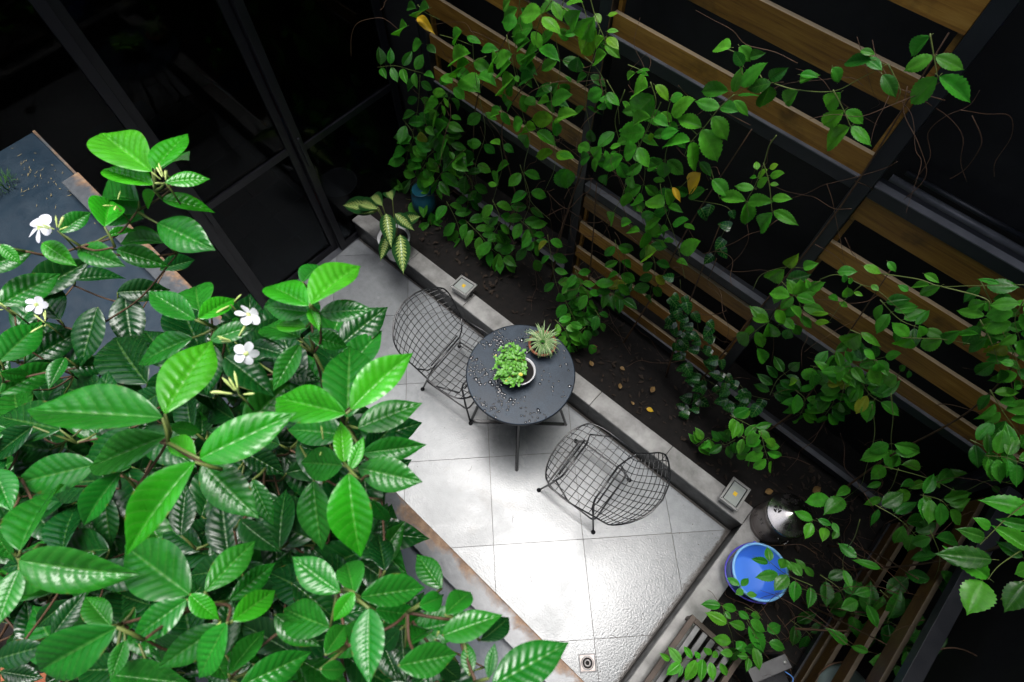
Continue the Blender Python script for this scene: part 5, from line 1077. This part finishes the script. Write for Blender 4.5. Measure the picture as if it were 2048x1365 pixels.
MB().lathe([(0, 0), (.11, 0), (.13, .36), (.135, .37)], n=40).build('bin_body', MT['plaster'], bn, True)
MB().lathe([(.139, .365), (.141, .38), (.12, .41), (.07, .43), (0, .436)], n=40).build('bin_lid', plain('bin_lid', (.16, .21, .20), .4), bn, True)

# ------------------------------------------------------------------ floor drain
dr = thing('floor_drain', (-.19, -1.243, .001), 'square steel floor drain with concentric rings set in the tiles', 'drain', rz=math.radians(46))
MB().box((-.052, -.052, -.004), (.052, .052, .0025)).build('drain_plate', MT['stainless_dark'], dr, bevel=.002)
for lo, hi in (((-.052, -.052), (.052, -.044)), ((-.052, .044), (.052, .052)), ((-.052, -.0438), (-.044, .0438)), ((.044, -.0438), (.052, .0438))): MB().box((*lo, .0026), (*hi, .0055)).build('drain_frame', MT['grey'], dr)
for k, (r0, r1, m_) in enumerate([(.040, .033, 'grey'), (.031, .020, 'hole'), (.013, .0, 'hole')]):
    MB().lathe([(r0, .0036), (r0, .0041), (max(r1, .0005), .0041), (max(r1, .0005), .0036)], n=36).build('drain_slot', MT[m_], dr)
MB().lathe([(.0195, .0036), (.0195, .006), (.0145, .006), (.0145, .0036)], n=36).build('drain_ring', MT['grey'], dr)

# ------------------------------------------------------------------ pipes on the back wall at the right
for k, (a, b_, r, lab) in enumerate([((1781,356),(2048,492),.018,'grey conduit pipe running along the black wall above the right bay'), ((1812,345),(2048,470),.012,'thin dark cable pipe just above the grey conduit')]):
    A, B = at(*a, y=.93), at(*b_, y=.93); B = A + (B - A) * 1.3; B.z = A.z; 
    tag(MB().tube([A, B], r, 10).build('conduit_pipe', MT['railtop'] if k == 0 else MT['steel'], smooth=True), lab, 'pipe')

# ------------------------------------------------------------------ moss grass and blown debris on the ledge
def tuft():
    rd = random.Random(2); c = at(6, 372, z=2.302); mb = MB()
    for k in range(140):
        a = rd.uniform(0, 2 * PI); r = rd.random() ** .6 * .055; l = rd.uniform(.02, .05); d_ = Vector((math.cos(a), math.sin(a), 0)); b_ = c + d_ * r; s_ = Vector((-d_.y, d_.x, 0)) * .0012
        t = b_ + d_ * l * rd.uniform(.2, .9) + Vector((0, 0, l * rd.uniform(.4, 1))); m_ = (b_ + t) / 2 + Vector((0, 0, l * .15))
        mb.add([b_ - s_, b_ + s_, m_ + s_ * .8, m_ - s_ * .8, t], [(0, 1, 2, 3), (3, 2, 4)])
    return mb
tag(tuft().build('grass_tuft', simple('moss_grass', (.03, .12, .015), (.07, .20, .02), .6, 60)), 'small tuft of green grass growing on the slate ledge at the left edge', 'grass', kind='stuff')
def debris():
    rd = random.Random(6); mb = MB()
    for k in range(70):
        u, v = rd.gauss(85, 45), rd.gauss(362, 28); p = at(max(-20, min(190, u)), max(285, v), z=2.3035)
        a = rd.uniform(0, PI); l = rd.uniform(.002, .014); d_ = Vector((math.cos(a), math.sin(a), 0)) * l; s_ = Vector((-d_.y, d_.x, 0)).normalized() * rd.uniform(.0006, .0016)
        if p.y > -1.44 or p.x < -3.42: continue
        mb.add([p - d_, p + s_, p + d_ + Vector((0, 0, .003)), p - s_], [(0, 1, 2, 3)])
    return mb
tag(debris().build('dry_needles', simple('dry_needle', (.22, .17, .06), (.40, .32, .14), .7, 50)), 'dry yellow needles and petals scattered over the slate ledge', 'debris', kind='stuff')

def grit():
    rd = random.Random(17); mb = MB()
    for k in range(130):
        x, y = rd.uniform(-3.2, 0), rd.uniform(-1.5, -.02)
        if rd.random() < .45: x = -rd.random() ** 3 * .25
        elif rd.random() < .4: y = SK * x - rd.random() ** 3 * .2 - .01
        if y > SK * x - .005: continue
        a = rd.uniform(0, 2 * PI); l = rd.uniform(.0015, .006); c, s_ = math.cos(a) * l, math.sin(a) * l
        mb.add([(x - c, y - s_, .0016), (x + s_ * .4, y - c * .4, .0035), (x + c, y + s_, .0018), (x - s_ * .4, y + c * .4, .0030)], [(0, 1, 2, 3)])
    for k in range(7):
        x, y = rd.uniform(-1.6, -.1), rd.uniform(-1.3, -.2); P = [Vector((x, y, .003))]; a = rd.uniform(0, 6.28)
        for q in range(4): a += rd.uniform(-.5, .5); P.append(P[-1] + Vector((math.cos(a), math.sin(a), 0)) * rd.uniform(.006, .018))
        mb.tube(P, .0009, 4)
    return mb
tag(grit().build('floor_grit', simple('grit', (.02, .014, .01), (.10, .06, .03), .8, 60)), 'dark specks of soil and broken twigs scattered on the wet tiles', 'grit', kind='stuff')
